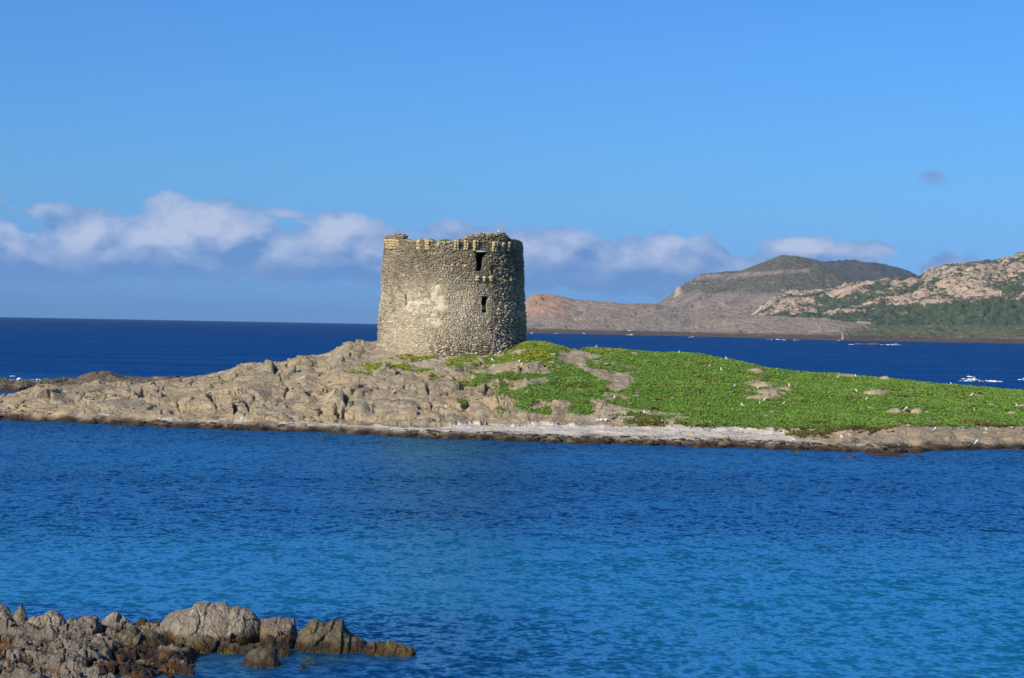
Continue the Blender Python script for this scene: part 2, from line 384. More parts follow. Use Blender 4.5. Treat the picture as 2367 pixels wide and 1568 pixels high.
def H(X, Y): return (1202 + X / 2.0317, 573.3 + Y / 2.0317)
GREEN = (0.034, 0.046, 0.022)
mD = hillmat('far_hill_scrub', (0.10, 0.085, 0.075), (0.13, 0.11, 0.09), (0.042, 0.05, 0.038), 1.2, 0.03, bs=9)
mC = hillmat('peak_hill_scrub', (0.29, 0.23, 0.18), (0.20, 0.165, 0.13), (0.075, 0.075, 0.048), 1.5, -0.02, bs=9)
mB = hillmat('granite_hill', (0.46, 0.34, 0.23), (0.37, 0.285, 0.20), GREEN, 1.6, -0.005, bs=4)
mA = hillmat('headland_rock', (0.30, 0.245, 0.185), (0.24, 0.20, 0.155), (0.065, 0.075, 0.034), 2.4, -0.06, bs=4.5, band=(10, 120, 34, 52, (0.42, 0.265, 0.17)))
hill('far_hill', [H(1000, 200), H(1200, 110), H(1400, 66), H(1580, 60), H(1680, 72), H(1800, 100), H(1880, 135), H(2000, 175), H(2300, 240)], 6300, 7600, 20, mD, 220, 70, 22, 150,
     lambda px, py, h, X, D: 0.5 + 0 * px, 1700, 2350)
hill('peak_hill', [H(300, 420), H(500, 330), H(600, 285), H(650, 262), H(700, 225), H(750, 185), H(850, 130), H(920, 122), H(1040, 105), H(1150, 62), H(1230, 35), H(1290, 40), H(1400, 62), H(1500, 108), H(1600, 158), H(1750, 200), H(2100, 280)],
     4600, 6000, 8, mC, 520, 200, 13, 110,
     lambda px, py, h, X, D: 0.60 + 0.18 * sst(px, 1600, 1800) * sst(py, 700, 600) - 0.55 * sst(py, 668, 700) * (px < 1900) - 0.45 * np.exp(-((py - (640 - 0.07 * (px - 1650))) / 5.0) ** 2) * (px > 1610) * (px < 1870), 1380, 2200, 1.25)
hill('granite_hill', [H(900, 372), H(1080, 318), H(1120, 280), H(1190, 240), H(1250, 208), H(1350, 210), H(1480, 190), H(1550, 165), H(1750, 150), H(1870, 140), H(1920, 115), H(2040, 90), H(2170, 65), H(2250, 65), H(2300, 50), H(2367, 30), H(2700, -40)],
     3500, 4500, 6, mB, 620, 300, 15, 60,
     lambda px, py, h, X, D: 0.56 + 0.30 * sst(py, 722 - 0.085 * (px - 1900) - 6, 722 - 0.085 * (px - 1900) + 8) - 0.30 * h + 0.2 * sst(px, 1760, 1700), 1640, 2620, 1.3)
SHORE_A = [H(-200, 395), H(30, 400), H(800, 415), H(1500, 435), H(2367, 450), H(2800, 456)]
hill('headland', [H(-500, 420), H(-250, 400), H(-100, 330), H(20, 258), H(40, 228), H(90, 207), H(160, 216), H(260, 242), H(360, 252), H(480, 258), H(640, 263), H(700, 275), H(850, 290), H(1080, 311), H(1450, 332), H(1560, 350), H(1700, 365), H(2000, 371), H(2367, 366), H(2800, 366)],
     2600, 3150, 0.3, mA, 760, 150, 6.0, 55,
     lambda px, py, h, X, D: 0.15 + 0.62 * sst(px + 3 * (py - 760), 1850, 2050) * sst(py, 792, 775), 960, 2620, 1.15, shore=SHORE_A)

# ------------------------------------------------------------------ the islet
def r2(X, Y): return (X / 3.6566, 776.7 + Y / 3.6566)
def r3(X, Y): return (554.8 + X / 3.6566, 776.7 + Y / 3.6566)
def r4(X, Y): return (1109.6 + X / 3.6566, 776.7 + Y / 3.6566)
def r5(X, Y): return (1719.8 + X / 3.6566, 776.7 + Y / 3.6566)
SHORE = [(-400, 966), r2(0, 715), r2(400, 722), r2(800, 742), r2(1000, 752), r2(1500, 775), r2(2000, 798), r3(600, 815), r3(900, 828), r3(1300, 850), r3(1700, 868), r3(2367, 890), r4(700, 903), r4(1200, 915), r4(1700, 933), r4(2367, 950),
         r5(300, 960), r5(700, 972), r5(1000, 985), r5(1300, 1004), r5(1450, 985), r5(1700, 965), r5(2000, 960), r5(2367, 960), (2800, 1042)]
RIDGE = [(-400, 935), (-150, 928), (0, 924), (41, 908), (82, 895), (109, 890), (164, 894), (273, 895), (309, 891), (347, 884), (420, 877), (480, 869), (525, 859), (550, 848), (582, 844), (618, 843), (650, 841),
         (686, 831), (708, 826), (735, 828), (757, 822), (782, 809), (809, 798), (828, 796), (853, 797), (872, 792), (950, 790), (1100, 789), r4(390, 45), r4(500, 55), r4(600, 70), r4(700, 100), r4(740, 118), r4(820, 120), r4(860, 108),
         r4(980, 106), r4(1150, 117), r4(1330, 137), r4(1550, 152), r4(1700, 150), r4(1850, 157), r4(2000, 195), r4(2200, 230), r4(2367, 265), r5(200, 282), r5(500, 317), r5(700, 328), r5(1000, 350), r5(1280, 378), r5(1600, 408), r5(1900, 434), r5(2367, 474), (2800, 935)]
su, sv = trace(SHORE); _u = np.linspace(su[0], su[-1], 900); _d = np.interp(_u, su, -CAMZ * F / sv)
_k = np.exp(-(np.arange(-22, 23) / 9.0) ** 2); _k /= _k.sum(); sD = np.convolve(np.pad(_d, 22, mode='edge'), _k, 'valid'); su = _u
ru_, rv_ = trace(RIDGE)
DRX = trace([(-400, 800), (0, 800), (200, 800), (500, 800), (800, 800), (1100, 800), (1170, 800), (1222, 800), (1330, 800), (1450, 800), (1700, 800), (2367, 800), (2800, 800)])[0]
DRV = [218, 218, 224, 236, 240, 243, 242, 233, 233, 238, 236, 227, 222]
SBX = trace([(-400, 950), (300, 950), (600, 950), (900, 950), (1500, 950), (1900, 950), (2050, 950), (2800, 950)])[0]
SBV = [.02, .03, .10, .20, .22, .16, .06, .04]
def islet_base(u, D):
    Ds = np.interp(u, su, sD) + 0.5 * np.sin(u / 9.0) + 0.9 * fbm(u / 45.0, u * 0, oct=4, seed=4); Dr = np.interp(u, DRX, DRV); zr = CAMZ + Dr * np.interp(u, ru_, rv_) / F
    sb = np.interp(u, SBX, SBV)
    s = (D - Ds) / (Dr - Ds); d = D - Ds
    q = np.clip((s - sb) / (1 - sb), 0, 1); q = 1 - (1 - q) ** 1.45
    bf = sst(sb, 0.04, 0.14)
    rise = 0.5 * (1 - np.exp(-np.clip(d, 0, None) / 0.7)) + np.clip(s / np.maximum(sb, 1e-3), 0, 1) * 0.35 * bf
    lo = 0.5 + 0.35 * bf
    z = np.where(s < 0, d * 0.35, rise + (zr - lo) * q)
    b = np.clip(D - Dr, 0, None)
    return np.where(s > 1, zr - b * b * 0.0075, z), s
# gouges and overhang shadows: (x, y, half length, angle deg, width m, depth m)
GOUGE = [r2(1230, 500) + (14, 10, .45, 1.3), r2(1300, 500) + (14, -15, .4, 1.0), r2(1975, 590) + (13, 85, .45, 1.5), r2(2090, 580) + (15, 75, .3, 1.2), r2(2165, 570) + (9, 75, .25, .9), r2(2250, 580) + (9, 40, .22, .8),
         r2(620, 545) + (5, 30, .25, .6), r2(1380, 685) + (6, 0, .3, .7), r3(570, 510) + (11, 60, .5, 1.4), r3(920, 540) + (20, 72, .28, 1.2), r3(885, 600) + (9, 85, .3, 1.2), r3(825, 670) + (8, 0, .3, .8), r3(985, 695) + (9, 5, .35, 1.0),
         r3(690, 680) + (9, 25, .25, .8), r3(1580, 465) + (9, 70, .3, 1.0), r3(1503, 480) + (7, 85, .2, .8), r3(1765, 480) + (8, 60, .2, .8), r3(2075, 440) + (14, -52, .25, .9), r3(1610, 585) + (5, 60, .3, .7), r3(2110, 620) + (7, 30, .2, .7),
         r3(1985, 465) + (8, 30, .18, .6), r3(290, 300) + (8, 65, .3, .9), r3(340, 350) + (7, 60, .2, .7), r3(395, 410) + (9, 45, .2, .6), r3(1990, 710) + (6, 5, .25, .7), r3(1140, 655) + (7, 20, .25, .7), r3(1230, 375) + (5, 40, .2, .6),
         r4(90, 620) + (7, 50, .22, .7), r4(330, 700) + (14, 52, .18, .8), r4(415, 705) + (10, 60, .25, .9), r4(470, 705) + (6, 60, .2, .7), r2(1360, 470) + (9, 20, .25, .8), r2(1530, 385) + (6, 50, .25, .7), r2(1620, 405) + (5, 60, .25, .7),
         r2(1820, 570) + (7, 75, .18, .6), r2(700, 565) + (5, -40, .2, .5), r2(800, 585) + (7, 20, .2, .6), r2(60, 635) + (3, 0, .25, .5), r2(1510, 585) + (9, 50, .2, .6)]
# soft bodies of rock that stand up (x, y, rx px, ry px, height m)
HUMP = [r3(480, 490) + (20, 12, .9), r3(800, 560) + (32, 18, 1.0), r3(930, 130) + (34, 14, .7), r2(1000, 500) + (40, 14, .8), r2(1950, 540) + (30, 16, .9), r2(1300, 520) + (22, 14, .6), r3(230, 290) + (18, 9, .6),
        r3(1500, 440) + (26, 10, .5), r3(2100, 400) + (34, 12, .8), r4(350, 265) + (72, 10, .75), r4(420, 400) + (62, 10, .6), r4(620, 590) + (50, 9, .6), r4(100, 600) + (60, 20, .7), r4(500, 540) + (22, 5, .4), r3(1250, 300) + (40, 9, .5),
        r3(1700, 690) + (60, 10, .6), r2(400, 480) + (40, 14, .6), r3(1000, 620) + (40, 10, .4), r5(200, 462) + (60, 4.5, .35), r5(140, 515) + (42, 4.5, .3), r5(130, 400) + (34, 4.5, .3), r5(90, 290) + (28, 4, .3), r4(1900, 290) + (18, 3, .2)]
def ell(px, py, cx, cy, rx, ry): return 1 - np.sqrt(((px - cx) / rx) ** 2 + ((py - cy) / ry) ** 2)
G1 = [r4(930, 200), r4(890, 90), r4(1200, 70), r4(1700, 90), r4(2367, 200), r5(500, 240), r5(1000, 270), r5(2367, 400), (2850, 905), (2850, 1000), r5(2367, 765), r5(1700, 780), r5(1250, 792), r5(1100, 800), r5(760, 790), r5(760, 850), r5(600, 860), r5(450, 850), r5(250, 790), r5(0, 765),
      r4(2150, 768), r4(1800, 760), r4(1640, 750), r4(1700, 715), r4(1800, 690), r4(1600, 640), r4(1250, 605), r4(1060, 565), r4(1200, 480), r4(1330, 405), r4(1330, 345), r4(1050, 290), r4(940, 280)]
G2 = [r4(600, 262), r4(800, 238), r4(880, 300), r4(1000, 380), r4(1180, 390), r4(1130, 470), r4(1040, 520), r4(960, 590), r4(880, 645), r4(760, 650), r4(720, 605), r4(830, 560), r4(560, 545), r4(560, 520), r4(420, 560), r4(270, 520), r4(130, 490), r4(230, 455), r4(360, 445), r4(680, 392), r4(670, 365),
      r4(440, 360), r4(240, 370), r4(200, 345), r4(0, 345), r3(2200, 360), r3(1950, 410), r3(1680, 385), r3(1680, 370), r3(1900, 365), r3(2000, 330), r3(1890, 295), r3(2100, 310), r4(60, 320), r4(600, 310)]
G3 = [r3(1860, 105), r3(2050, 72), r4(0, 60), r4(380, 20), r4(560, 40), r4(760, 110), r4(640, 150), r4(700, 235), r4(520, 255), r4(300, 235), r4(60, 270), r3(2080, 270), r3(2100, 190), r3(2000, 140)]
GP = [r3(1150, 265) + (36, 9), r3(1010, 312) + (26, 4.5), r3(1330, 265) + (22, 7), r3(1470, 190) + (44, 6), r3(1960, 160) + (28, 8), r3(1820, 250) + (18, 7), r3(1900, 210) + (30, 6), r3(2000, 245) + (10, 4), r3(1500, 285) + (30, 3), r3(1620, 355) + (14, 4), r3(2230, 420) + (16, 9),
      r4(400, 570) + (24, 8), r4(420, 620) + (12, 8), r4(550, 630) + (18, 5), r4(1240, 655) + (38, 5), r4(1560, 680) + (44, 5), r4(1430, 730) + (38, 9), r4(1250, 712) + (22, 3), r4(160, 635) + (10, 3), r3(1890, 550) + (12, 4)]
RP = [r4(80, 165) + (36, 10), r4(310, 150) + (24, 9), r4(60, 250) + (26, 5), r4(350, 265) + (70, 8), r4(1725, 205) + (22, 5), r4(2010, 297) + (12, 3), r4(2110, 268) + (16, 3.5), r4(2300, 285) + (30, 5), r5(90, 290) + (28, 6), r4(2080, 405) + (70, 2.6), r5(140, 402) + (34, 7),
      r4(2250, 460) + (44, 5), r5(60, 462) + (28, 6), r5(330, 465) + (24, 6), r5(200, 463) + (46, 4), r5(480, 470) + (12, 3), r4(2330, 510) + (22, 4), r5(140, 517) + (40, 6), r5(860, 330) + (42, 6), r5(1190, 360) + (20, 6), r5(1110, 480) + (34, 8), r5(980, 540) + (22, 3.5), r5(1280, 628) + (22, 8),
      r5(1460, 640) + (30, 8), r5(1070, 606) + (10, 3), r5(520, 604) + (12, 2), r5(1960, 510) + (20, 4), r5(2240, 483) + (10, 3), r5(1650, 410) + (10, 3), r5(2260, 648) + (14, 4.5), r5(2350, 602) + (12, 4), r5(2100, 585) + (10, 3), r4(1240, 258) + (22, 3), r4(1100, 248) + (16, 4), r4(1850, 610) + (12, 4),
      r4(820, 355) + (26, 2.6), r4(1580, 338) + (7, 2), r4(570, 222) + (14, 4), r4(490, 465) + (16, 1.6), r4(1550, 655) + (50, 3), r4(1480, 140) + (34, 3.5), r4(1250, 148) + (40, 3), r5(600, 500) + (9, 3), r4(960, 175) + (20, 8), r4(980, 225) + (14, 5), r5(330, 368) + (14, 2), r5(210, 370) + (10, 2), r5(2260, 705) + (12, 3), r5(520, 800) + (32, 5), r5(900, 800) + (30, 5)]
DP = [r4(740, 150) + (30, 8), r4(860, 220) + (17, 14), r4(905, 285) + (9, 8), r4(1190, 325) + (34, 6), r4(1110, 382) + (20, 3), r4(1250, 415) + (16, 9), r4(1190, 450) + (13, 7), r4(1120, 500) + (15, 6), r4(1050, 545) + (18, 9), r4(1000, 600) + (18, 10), r4(1080, 610) + (40, 8), r4(930, 690) + (30, 10),
      r4(1200, 640) + (60, 8), r4(80, 165) + (40, 11), r4(310, 150) + (24, 9), r3(1700, 190) + (80, 14), r3(1900, 130) + (70, 10), r3(1550, 240) + (60, 10), r3(1280, 150) + (24, 14), r4(960, 180) + (24, 10), r3(2200, 230) + (60, 10), r4(1300, 680) + (110, 10), r3(1800, 300) + (60, 5)]
SAND = [r3(150, 765), r3(330, 735), r3(560, 720), r3(620, 730), r3(760, 735), r3(1300, 765), r3(1700, 772), r3(1850, 750), r3(2367, 765), r4(300, 755), r4(500, 745), r4(900, 750), r4(1300, 772), r4(1500, 765), r4(1640, 750), r4(1700, 715), r4(1760, 762), r4(2100, 765), r4(2367, 780), r5(250, 800), r5(480, 870), r5(720, 885),
        r5(640, 893), r5(300, 905), r5(0, 905), r4(2367, 885), r4(1900, 872), r4(1400, 862), r4(900, 852), r4(0, 826), r3(1900, 812), r3(1500, 802), r3(1100, 782), r3(650, 758), r3(200, 772)]
SP = [r2(1000, 722) + (36, 3.2), r2(880, 668) + (26, 2.2), r2(2100, 716) + (26, 2.4), r2(1400, 715) + (16, 2.5), r2(1800, 725) + (40, 3), r5(230, 890) + (30, 4), r5(960, 930) + (36, 3)]
def masks(px, py, X, D):
    wn = fbm(X / 1.1, D / 1.6, oct=5, gain=0.6, seed=5); wn2 = fbm(X / 3.5, D / 4.5, oct=4, gain=0.55, seed=6)
    jx, jy = px + 26 * wn2 + 12 * wn, py + 7 * wn2 + 5 * wn
    g = (inpoly(jx, jy, G1) | inpoly(jx, jy, G2) | inpoly(jx, jy, G3)).astype(float)
    for e in GP: g = np.maximum(g, ((ell(px, py, *e) + 1.3 * wn + .25 * wn2) > 0.12).astype(float))
    for e in RP: g = np.where(ell(px, py, e[0], e[1], e[2], e[3] * .72) + 0.8 * wn > 0.0, 0.0, g)
    d = np.zeros(px.shape)
    for e in DP: d = np.maximum(d, sst(ell(px, py, e[0], e[1], e[2] * .85, e[3] * .9) + 1.1 * wn, 0.0, 0.35))
    g = np.where((g > 0) & (wn + .6 * wn2 > 0.56), 0.0, g)
    for e in DP[:13]: g = np.where(ell(px, py, e[0], e[1], e[2] * .78, e[3] * .85) + 1.3 * wn > 0.12, 0.0, g)
    s = inpoly(px + 10 * wn2, py + 3.2 * wn2 + 4.5 * wn, SAND).astype(float)
    for e in SP: s = np.maximum(s, (ell(px, py, *e) + 1.2 * wn > 0.1).astype(float))
    s = s * (g < 0.5); return g, d * (g < .5) * (s < .5), s
NC, NR = 1340, 300
IU = np.linspace(uv(-330, 900)[0], uv(2760, 900)[0], NC)[None, :]
def islet_surface(U_, D_):
    Zb, s = islet_base(U_, D_)
    X = U_ * D_ / F
    px, py = proj(X, D_, Zb)
    g, dirt, sand = masks(px, py, X, D_)
    hard = 1 - np.clip(0.9 * g + 0.95 * sand + 0.75 * dirt, 0, 1)
    wx = X + 1.5 * fbm(X / 5, D_ / 5, seed=41); wy = D_ + 1.5 * fbm(X / 5, D_ / 5, seed=42)
    h1, e1, i1 = blocks(wx, wy, 4.6, 51, 1.0, 0.5); h2, e2, i2 = blocks(wx, wy, 1.7, 52, 1.5, -0.45); h3, e3, i3 = blocks(wx + .3 * fbm(X, D_, seed=8), wy, 0.62, 53, 1.7, 0.35)
    body = 1.3 * fbm(X / 9, D_ / 7, oct=3, seed=61)
    cm = sst(fbm(X / 6, D_ / 6, oct=2, seed=66), -0.10, 0.25)
    det = 0.56 * h1 + 0.30 * h2 * (0.35 + cm) + 0.05 * h3 - 0.42 * np.exp(-(e1 / 0.045) ** 2) * (0.35 + cm) - 0.34 * np.exp(-(e2 / 0.05) ** 2) * (i2 > .4) * (.25 + cm) - 0.04 * np.exp(-e3 * 9) + 0.16 * fbm(X / 2.4, D_ / 1.8, oct=6, gain=.62, seed=63)
    edge = sst(s, 0.0, 0.10) * (1 - 0.55 * np.exp(-((s - 1) / 0.09) ** 2)) + 0.12
    left = 1.0 - 0.62 * sst(px, 1150, 1350) * sst(-py, -1000, -985)
    Z = Zb + edge * (hard * (det * 0.85 * left + 0.30 * body * left) + (1 - hard) * (0.10 * body + 0.10 * fbm(X / 2.2, D_ / 2.2, oct=4, seed=64)))
    for hx, hy, rx, ry, hh in HUMP:
        e = np.clip(1 - ((px - hx) / rx) ** 2 - ((py - hy) / ry) ** 2, 0, 1); Z = Z + hh * 0.8 * np.sqrt(e) * (0.7 + .8 * np.clip(h2, -.5, .5)) * np.where(hh < .4, .7, 1.0)
    for gx_, gy_, L, a, wd, dp in GOUGE:
        ca, sa = math.cos(R(a)), math.sin(R(a)); j = 3.0 * fbm(px / 6, py / 4, oct=3, seed=71)
        al = (px - gx_) * ca + (py - gy_) * sa; ac = -(px - gx_) * sa + (py - gy_) * ca + j
        wpx = wd * 21
        acr = np.where(a < 0, -1.0, 1.0) * -ac
        Z = Z - 1.25 * dp * np.where(acr > 0, np.exp(-acr / (wpx * 0.8)), np.exp(-(acr / 0.7) ** 2)) * sst(-np.abs(al), -L, -L * 0.55)
    return X, Z, px, py, g, dirt, sand, s
def build_islet():
    Ds = np.interp(IU, su, sD); Dr = np.interp(IU, DRX, DRV)
    t = np.concatenate([np.linspace(-0.05, 0.12, 50), np.linspace(0.12, 1.04, NR - 90)[1:], np.linspace(1.05, 1.75, 41)])[:, None]
    D = Ds + (Dr - Ds) * t
    UU = np.broadcast_to(IU, D.shape)
    X, Z, px, py, g, dirt, sand, s = islet_surface(UU, D)
    # footing of the tower is levelled into the rock
    V = np.stack([X.ravel(), D.ravel(), Z.ravel()], 1)
    Fc = gridfaces(*X.shape)
    at_ = {'grass': g, 'dirt': dirt, 'sand': sand}
    fs = np.ravel(sand)[Fc].mean(1) > 0.5
    fd = (np.ravel(dirt)[Fc].mean(1) > 0.5) & ~fs & (np.ravel(px)[Fc[:, 0]] > 1300)
    for nm, keep in (('rocky_islet', ~(fs | fd)), ('sand_beach', fs), ('footpath', fd)):
        v, f, a = submesh(V, Fc, keep, at_)
        o = link(nm, mesh_np(nm, v, f, a, smooth=(nm != 'rocky_islet')), M_islet); tag(o, kind='structure')
    return X, D, Z, px, py, g, sand, s
IX, IY, IZ, IPX, IPY, IG, ISD, IS = build_islet()
def ground_z(x, y):
    u = np.atleast_1d(np.asarray(x, float) / np.asarray(y, float) * F); y = np.atleast_1d(np.asarray(y, float))
    return islet_surface(u[None, :], y[None, :])[1][0]
def ground_at(px, py):                    # the spot of the islet seen at a traced pixel
    u, v = uv(px, py); D = np.linspace(170, 260, 901)
    z = islet_surface(np.full((1, 901), u), D[None, :])[1][0]
    el = (z - CAMZ) / D * F
    hit = np.argmax(el >= v) if (el >= v).any() else int(np.argmax(el))
    return Vector((u * D[hit] / F, D[hit], z[hit]))

# low reef behind the islet on the left, with its own heightfield
def ridge_land(name, pts, shore, depth, back, mat_, amp, bsc, nc, nr, x0, x1, seed=0):
    ru, rv = trace(pts); u2, v2 = trace(shore); d2 = -CAMZ * F / v2
    us = np.linspace(uv(x0, 880)[0], uv(x1, 880)[0], nc)[None, :]
    t = np.linspace(-0.1, 1, nr)[:, None]; d0 = np.interp(us, u2, d2)
    D = np.where(t < 1, d0 + depth * t, 0); D2 = d0 + depth + back * np.linspace(0.05, 1, nr // 2)[:, None]
    D = np.concatenate([D, D2]); X = us * D / F; s = (D - d0) / depth
    zr = CAMZ + (d0 + depth) * np.interp(us, ru, rv) / F
    Z = np.where(s < 0, (D - d0) * 0.4, zr * (1 - (1 - np.clip(s, 0, 1)) ** 1.8))
    Z = np.where(s > 1, zr - (zr + 1.2) * (np.clip(s - 1, 0, None) * depth / back) ** 1.5, Z)
    wx, wy = X + bsc * .4 * fbm(X / bsc, D / bsc, seed=seed), D + bsc * .4 * fbm(X / bsc, D / bsc, seed=seed + 1)
    h1, e1, _ = blocks(wx, wy, bsc, seed + 2, 1.5, .4); h2, e2, _ = blocks(wx, wy, bsc * .35, seed + 3, 1.5, -.3)
    Z = Z + (sst(s, -.05, .2)) * amp * (0.8 * h1 + .4 * h2 - .4 * np.exp(-e1 * 12) - .2 * np.exp(-e2 * 8) + .5 * fbm(X / bsc * 2, D / bsc * 2, seed=seed + 5))
    V = np.stack([X.ravel(), D.ravel(), Z.ravel()], 1)
    o = link(name, mesh_np(name, V, gridfaces(*X.shape)), mat_); return o
M_reef = rockmat('reef_rock', ((0.17, 0.13, 0.085), (0.13, 0.105, 0.075), (0.30, 0.25, 0.19), (0.20, 0.12, 0.06), (0.07, 0.055, 0.04)), 0.5, 0.5, 0.25)
reef = ridge_land('reef', [(-500, 890), (-200, 876), (0, 874), (27, 879), (55, 877), (109, 881), (178, 875), (205, 865), (238, 859), (262, 864), (287, 870), (314, 873), (383, 872), (440, 868), (520, 866), (600, 885)],
           [(-500, 900), (0, 905), (60, 907), (600, 908)], 14, 8, M_reef, 0.55, 3.0, 420, 50, -400, 600, 91)
tag(reef, kind='structure')

# ------------------------------------------------------------------ the tower
TC = at(1045.5, 700, 235.0); TCX, TCY = TC.x, 235.0
def T(X, Y): return (850.7 + X / 4.9878, 517.8 + Y / 4.9878)
def TR(z): return 8.22 - (z - 6.0) * 0.052 + 0.05 * math.sin(z * 1.3) if not hasattr(z, '__len__') else 8.22 - (z - 6.0) * 0.052 + 0.05 * np.sin(z * 1.3)
def onwall(X, Y):                         # traced point -> angle round the tower (0 faces the camera, + to the right) and height
    u, v = uv(*T(X, Y)); z = 12.0
    for _ in range(4):
        k = u / F; Rr = TR(z)
        a = k * k + 1; b = -2 * (k * TCX + TCY); c = TCX ** 2 + TCY ** 2 - Rr * Rr
        disc = b * b - 4 * a * c
        if disc < 0: ph = math.copysign(math.pi / 2, k - TCX / TCY); D = TCY; z = CAMZ + v * D / F; continue
        D = (-b - math.sqrt(disc)) / (2 * a); z = CAMZ + v * D / F
        ph = math.atan2(k * D - TCX, TCY - D)
    return ph, z
def cyl(ph, r, z): return (TCX + r * np.sin(ph), TCY - r * np.cos(ph), z)
TZ0 = 4.6
def topz_profile():
    pts = [(215, 145), (240, 125), (330, 118), (380, 135), (395, 178), (480, 190), (560, 188), (620, 170), (700, 172), (740, 192), (830, 205), (1000, 195), (1110, 192), (1130, 152), (1190, 158), (1250, 132), (1400, 128), (1500, 122), (1540, 112), (1605, 125), (1625, 168), (1700, 182), (1750, 192), (1785, 225)]
    a = [onwall(*p) for p in pts]
    ph = [q[0] for q in a]; zz = [q[1] for q in a]
    ph = [-math.pi] + ph + [math.pi]; zz = [19.2] + zz + [19.2]
    ph = np.array(ph); zz = np.array(zz); o = np.argsort(ph); return ph[o], zz[o]
TPH, TPZ = topz_profile()
def topz(ph):
    ph = (np.asarray(ph) + math.pi) % (2 * math.pi) - math.pi
    return np.interp(ph, TPH, TPZ)
OPEN = []                                  # outlines of the openings in wall coordinates
for poly in ([(1247, 322), (1386, 322), (1376, 345), (1348, 385), (1342, 430), (1334, 500), (1300, 540), (1252, 545), (1247, 430)],
             [(1425, 488), (1452, 486), (1447, 568), (1418, 566)],
             [(1306, 838), (1396, 840), (1384, 900), (1378, 1022), (1318, 1024), (1306, 930)],
             [(432, 816), (446, 816), (440, 940), (427, 940)]):
    OPEN.append([onwall(*p) for p in poly])
    OPEN[-1] = [(a, z) for a, z in OPEN[-1]]
def in_open(ph, z, grow=0.0):
    r = np.zeros(np.shape(ph), bool)
    for poly in OPEN:
        ca = sum(p[0] for p in poly) / len(poly); cz = sum(p[1] for p in poly) / len(poly)
        pl = [(ca + (a - ca) + math.copysign(grow / 8, a - ca), zz + math.copysign(grow, zz - cz)) for a, zz in poly]
        r |= inpoly(np.asarray(ph), np.asarray(z), pl)
    return r
PLB = [(790, 745, 70, 60), (800, 850, 105, 115), (850, 940, 75, 70), (690, 1112, 60, 38), (790, 1130, 80, 60), (760, 1010, 60, 80), (600, 940, 240, 150), (690, 880, 190, 60), (540, 820, 140, 60)]
PLW = [(onwall(x, y), rx / 4.9878 * 235 / F, ry / 4.9878 * 235 / F, (0.85 if i < 6 else 0.42)) for i, (x, y, rx, ry) in enumerate(PLB)]
def plaster(ph, z):
    f = np.zeros(np.shape(ph)); n = fbm(np.asarray(ph) * 8.0 / 0.45, np.asarray(z) / 0.45, oct=5, gain=0.75, seed=88)
    for (a, zz), rx, rz, g in PLW:
        e = 1 - np.sqrt((np.asarray(ph) * 8.0 - a * 8.0) ** 2 / rx ** 2 + (np.asarray(z) - zz) ** 2 / rz ** 2)
        f = np.maximum(f, np.clip(e * 1.8, 0, 1) * g)
    return sst(f + 1.15 * n, 0.30, 0.62) * sst(f, 0.02, 0.16)
LIME = [(onwall(x, y), rx / 4.9878 * 235 / F, ry / 4.9878 * 235 / F, g) for x, y, rx, ry, g in [(720, 960, 460, 330, 1.0), (420, 1250, 380, 260, .8), (1150, 1000, 300, 330, .6), (900, 600, 330, 160, .35)]]
def limewash(ph, z):                      # stones still veiled by old lime
    f = np.zeros(np.shape(ph)); n = fbm(ph * 8 / 1.4, z / 1.4, oct=5, gain=.65, seed=90)
    for (a, zz), rx, rz, g in LIME: f = np.maximum(f, g * np.clip(1.3 - np.sqrt((ph * 8.0 - a * 8.0) ** 2 / rx ** 2 + (z - zz) ** 2 / rz ** 2), 0, 1))
    return np.clip(f * (1 + 1.2 * n) , 0, 1)
def rough_zone(ph, z):                    # eroded, open-jointed masonry on the right flank and under the door
    a = sst(np.asarray(ph), 0.50, 0.85); b = 0.35 * sst(np.asarray(z), 14.5, 16.5)
    c = 0.5 * sst(-np.asarray(ph), 1.1, 1.5)
    d = 0.6 * sst(-np.asarray(z), -8.6, -7.4) * sst(np.asarray(ph), -0.35, 0.0)
    return np.maximum.reduce([a, b + 0 * a, c + 0 * a, d])

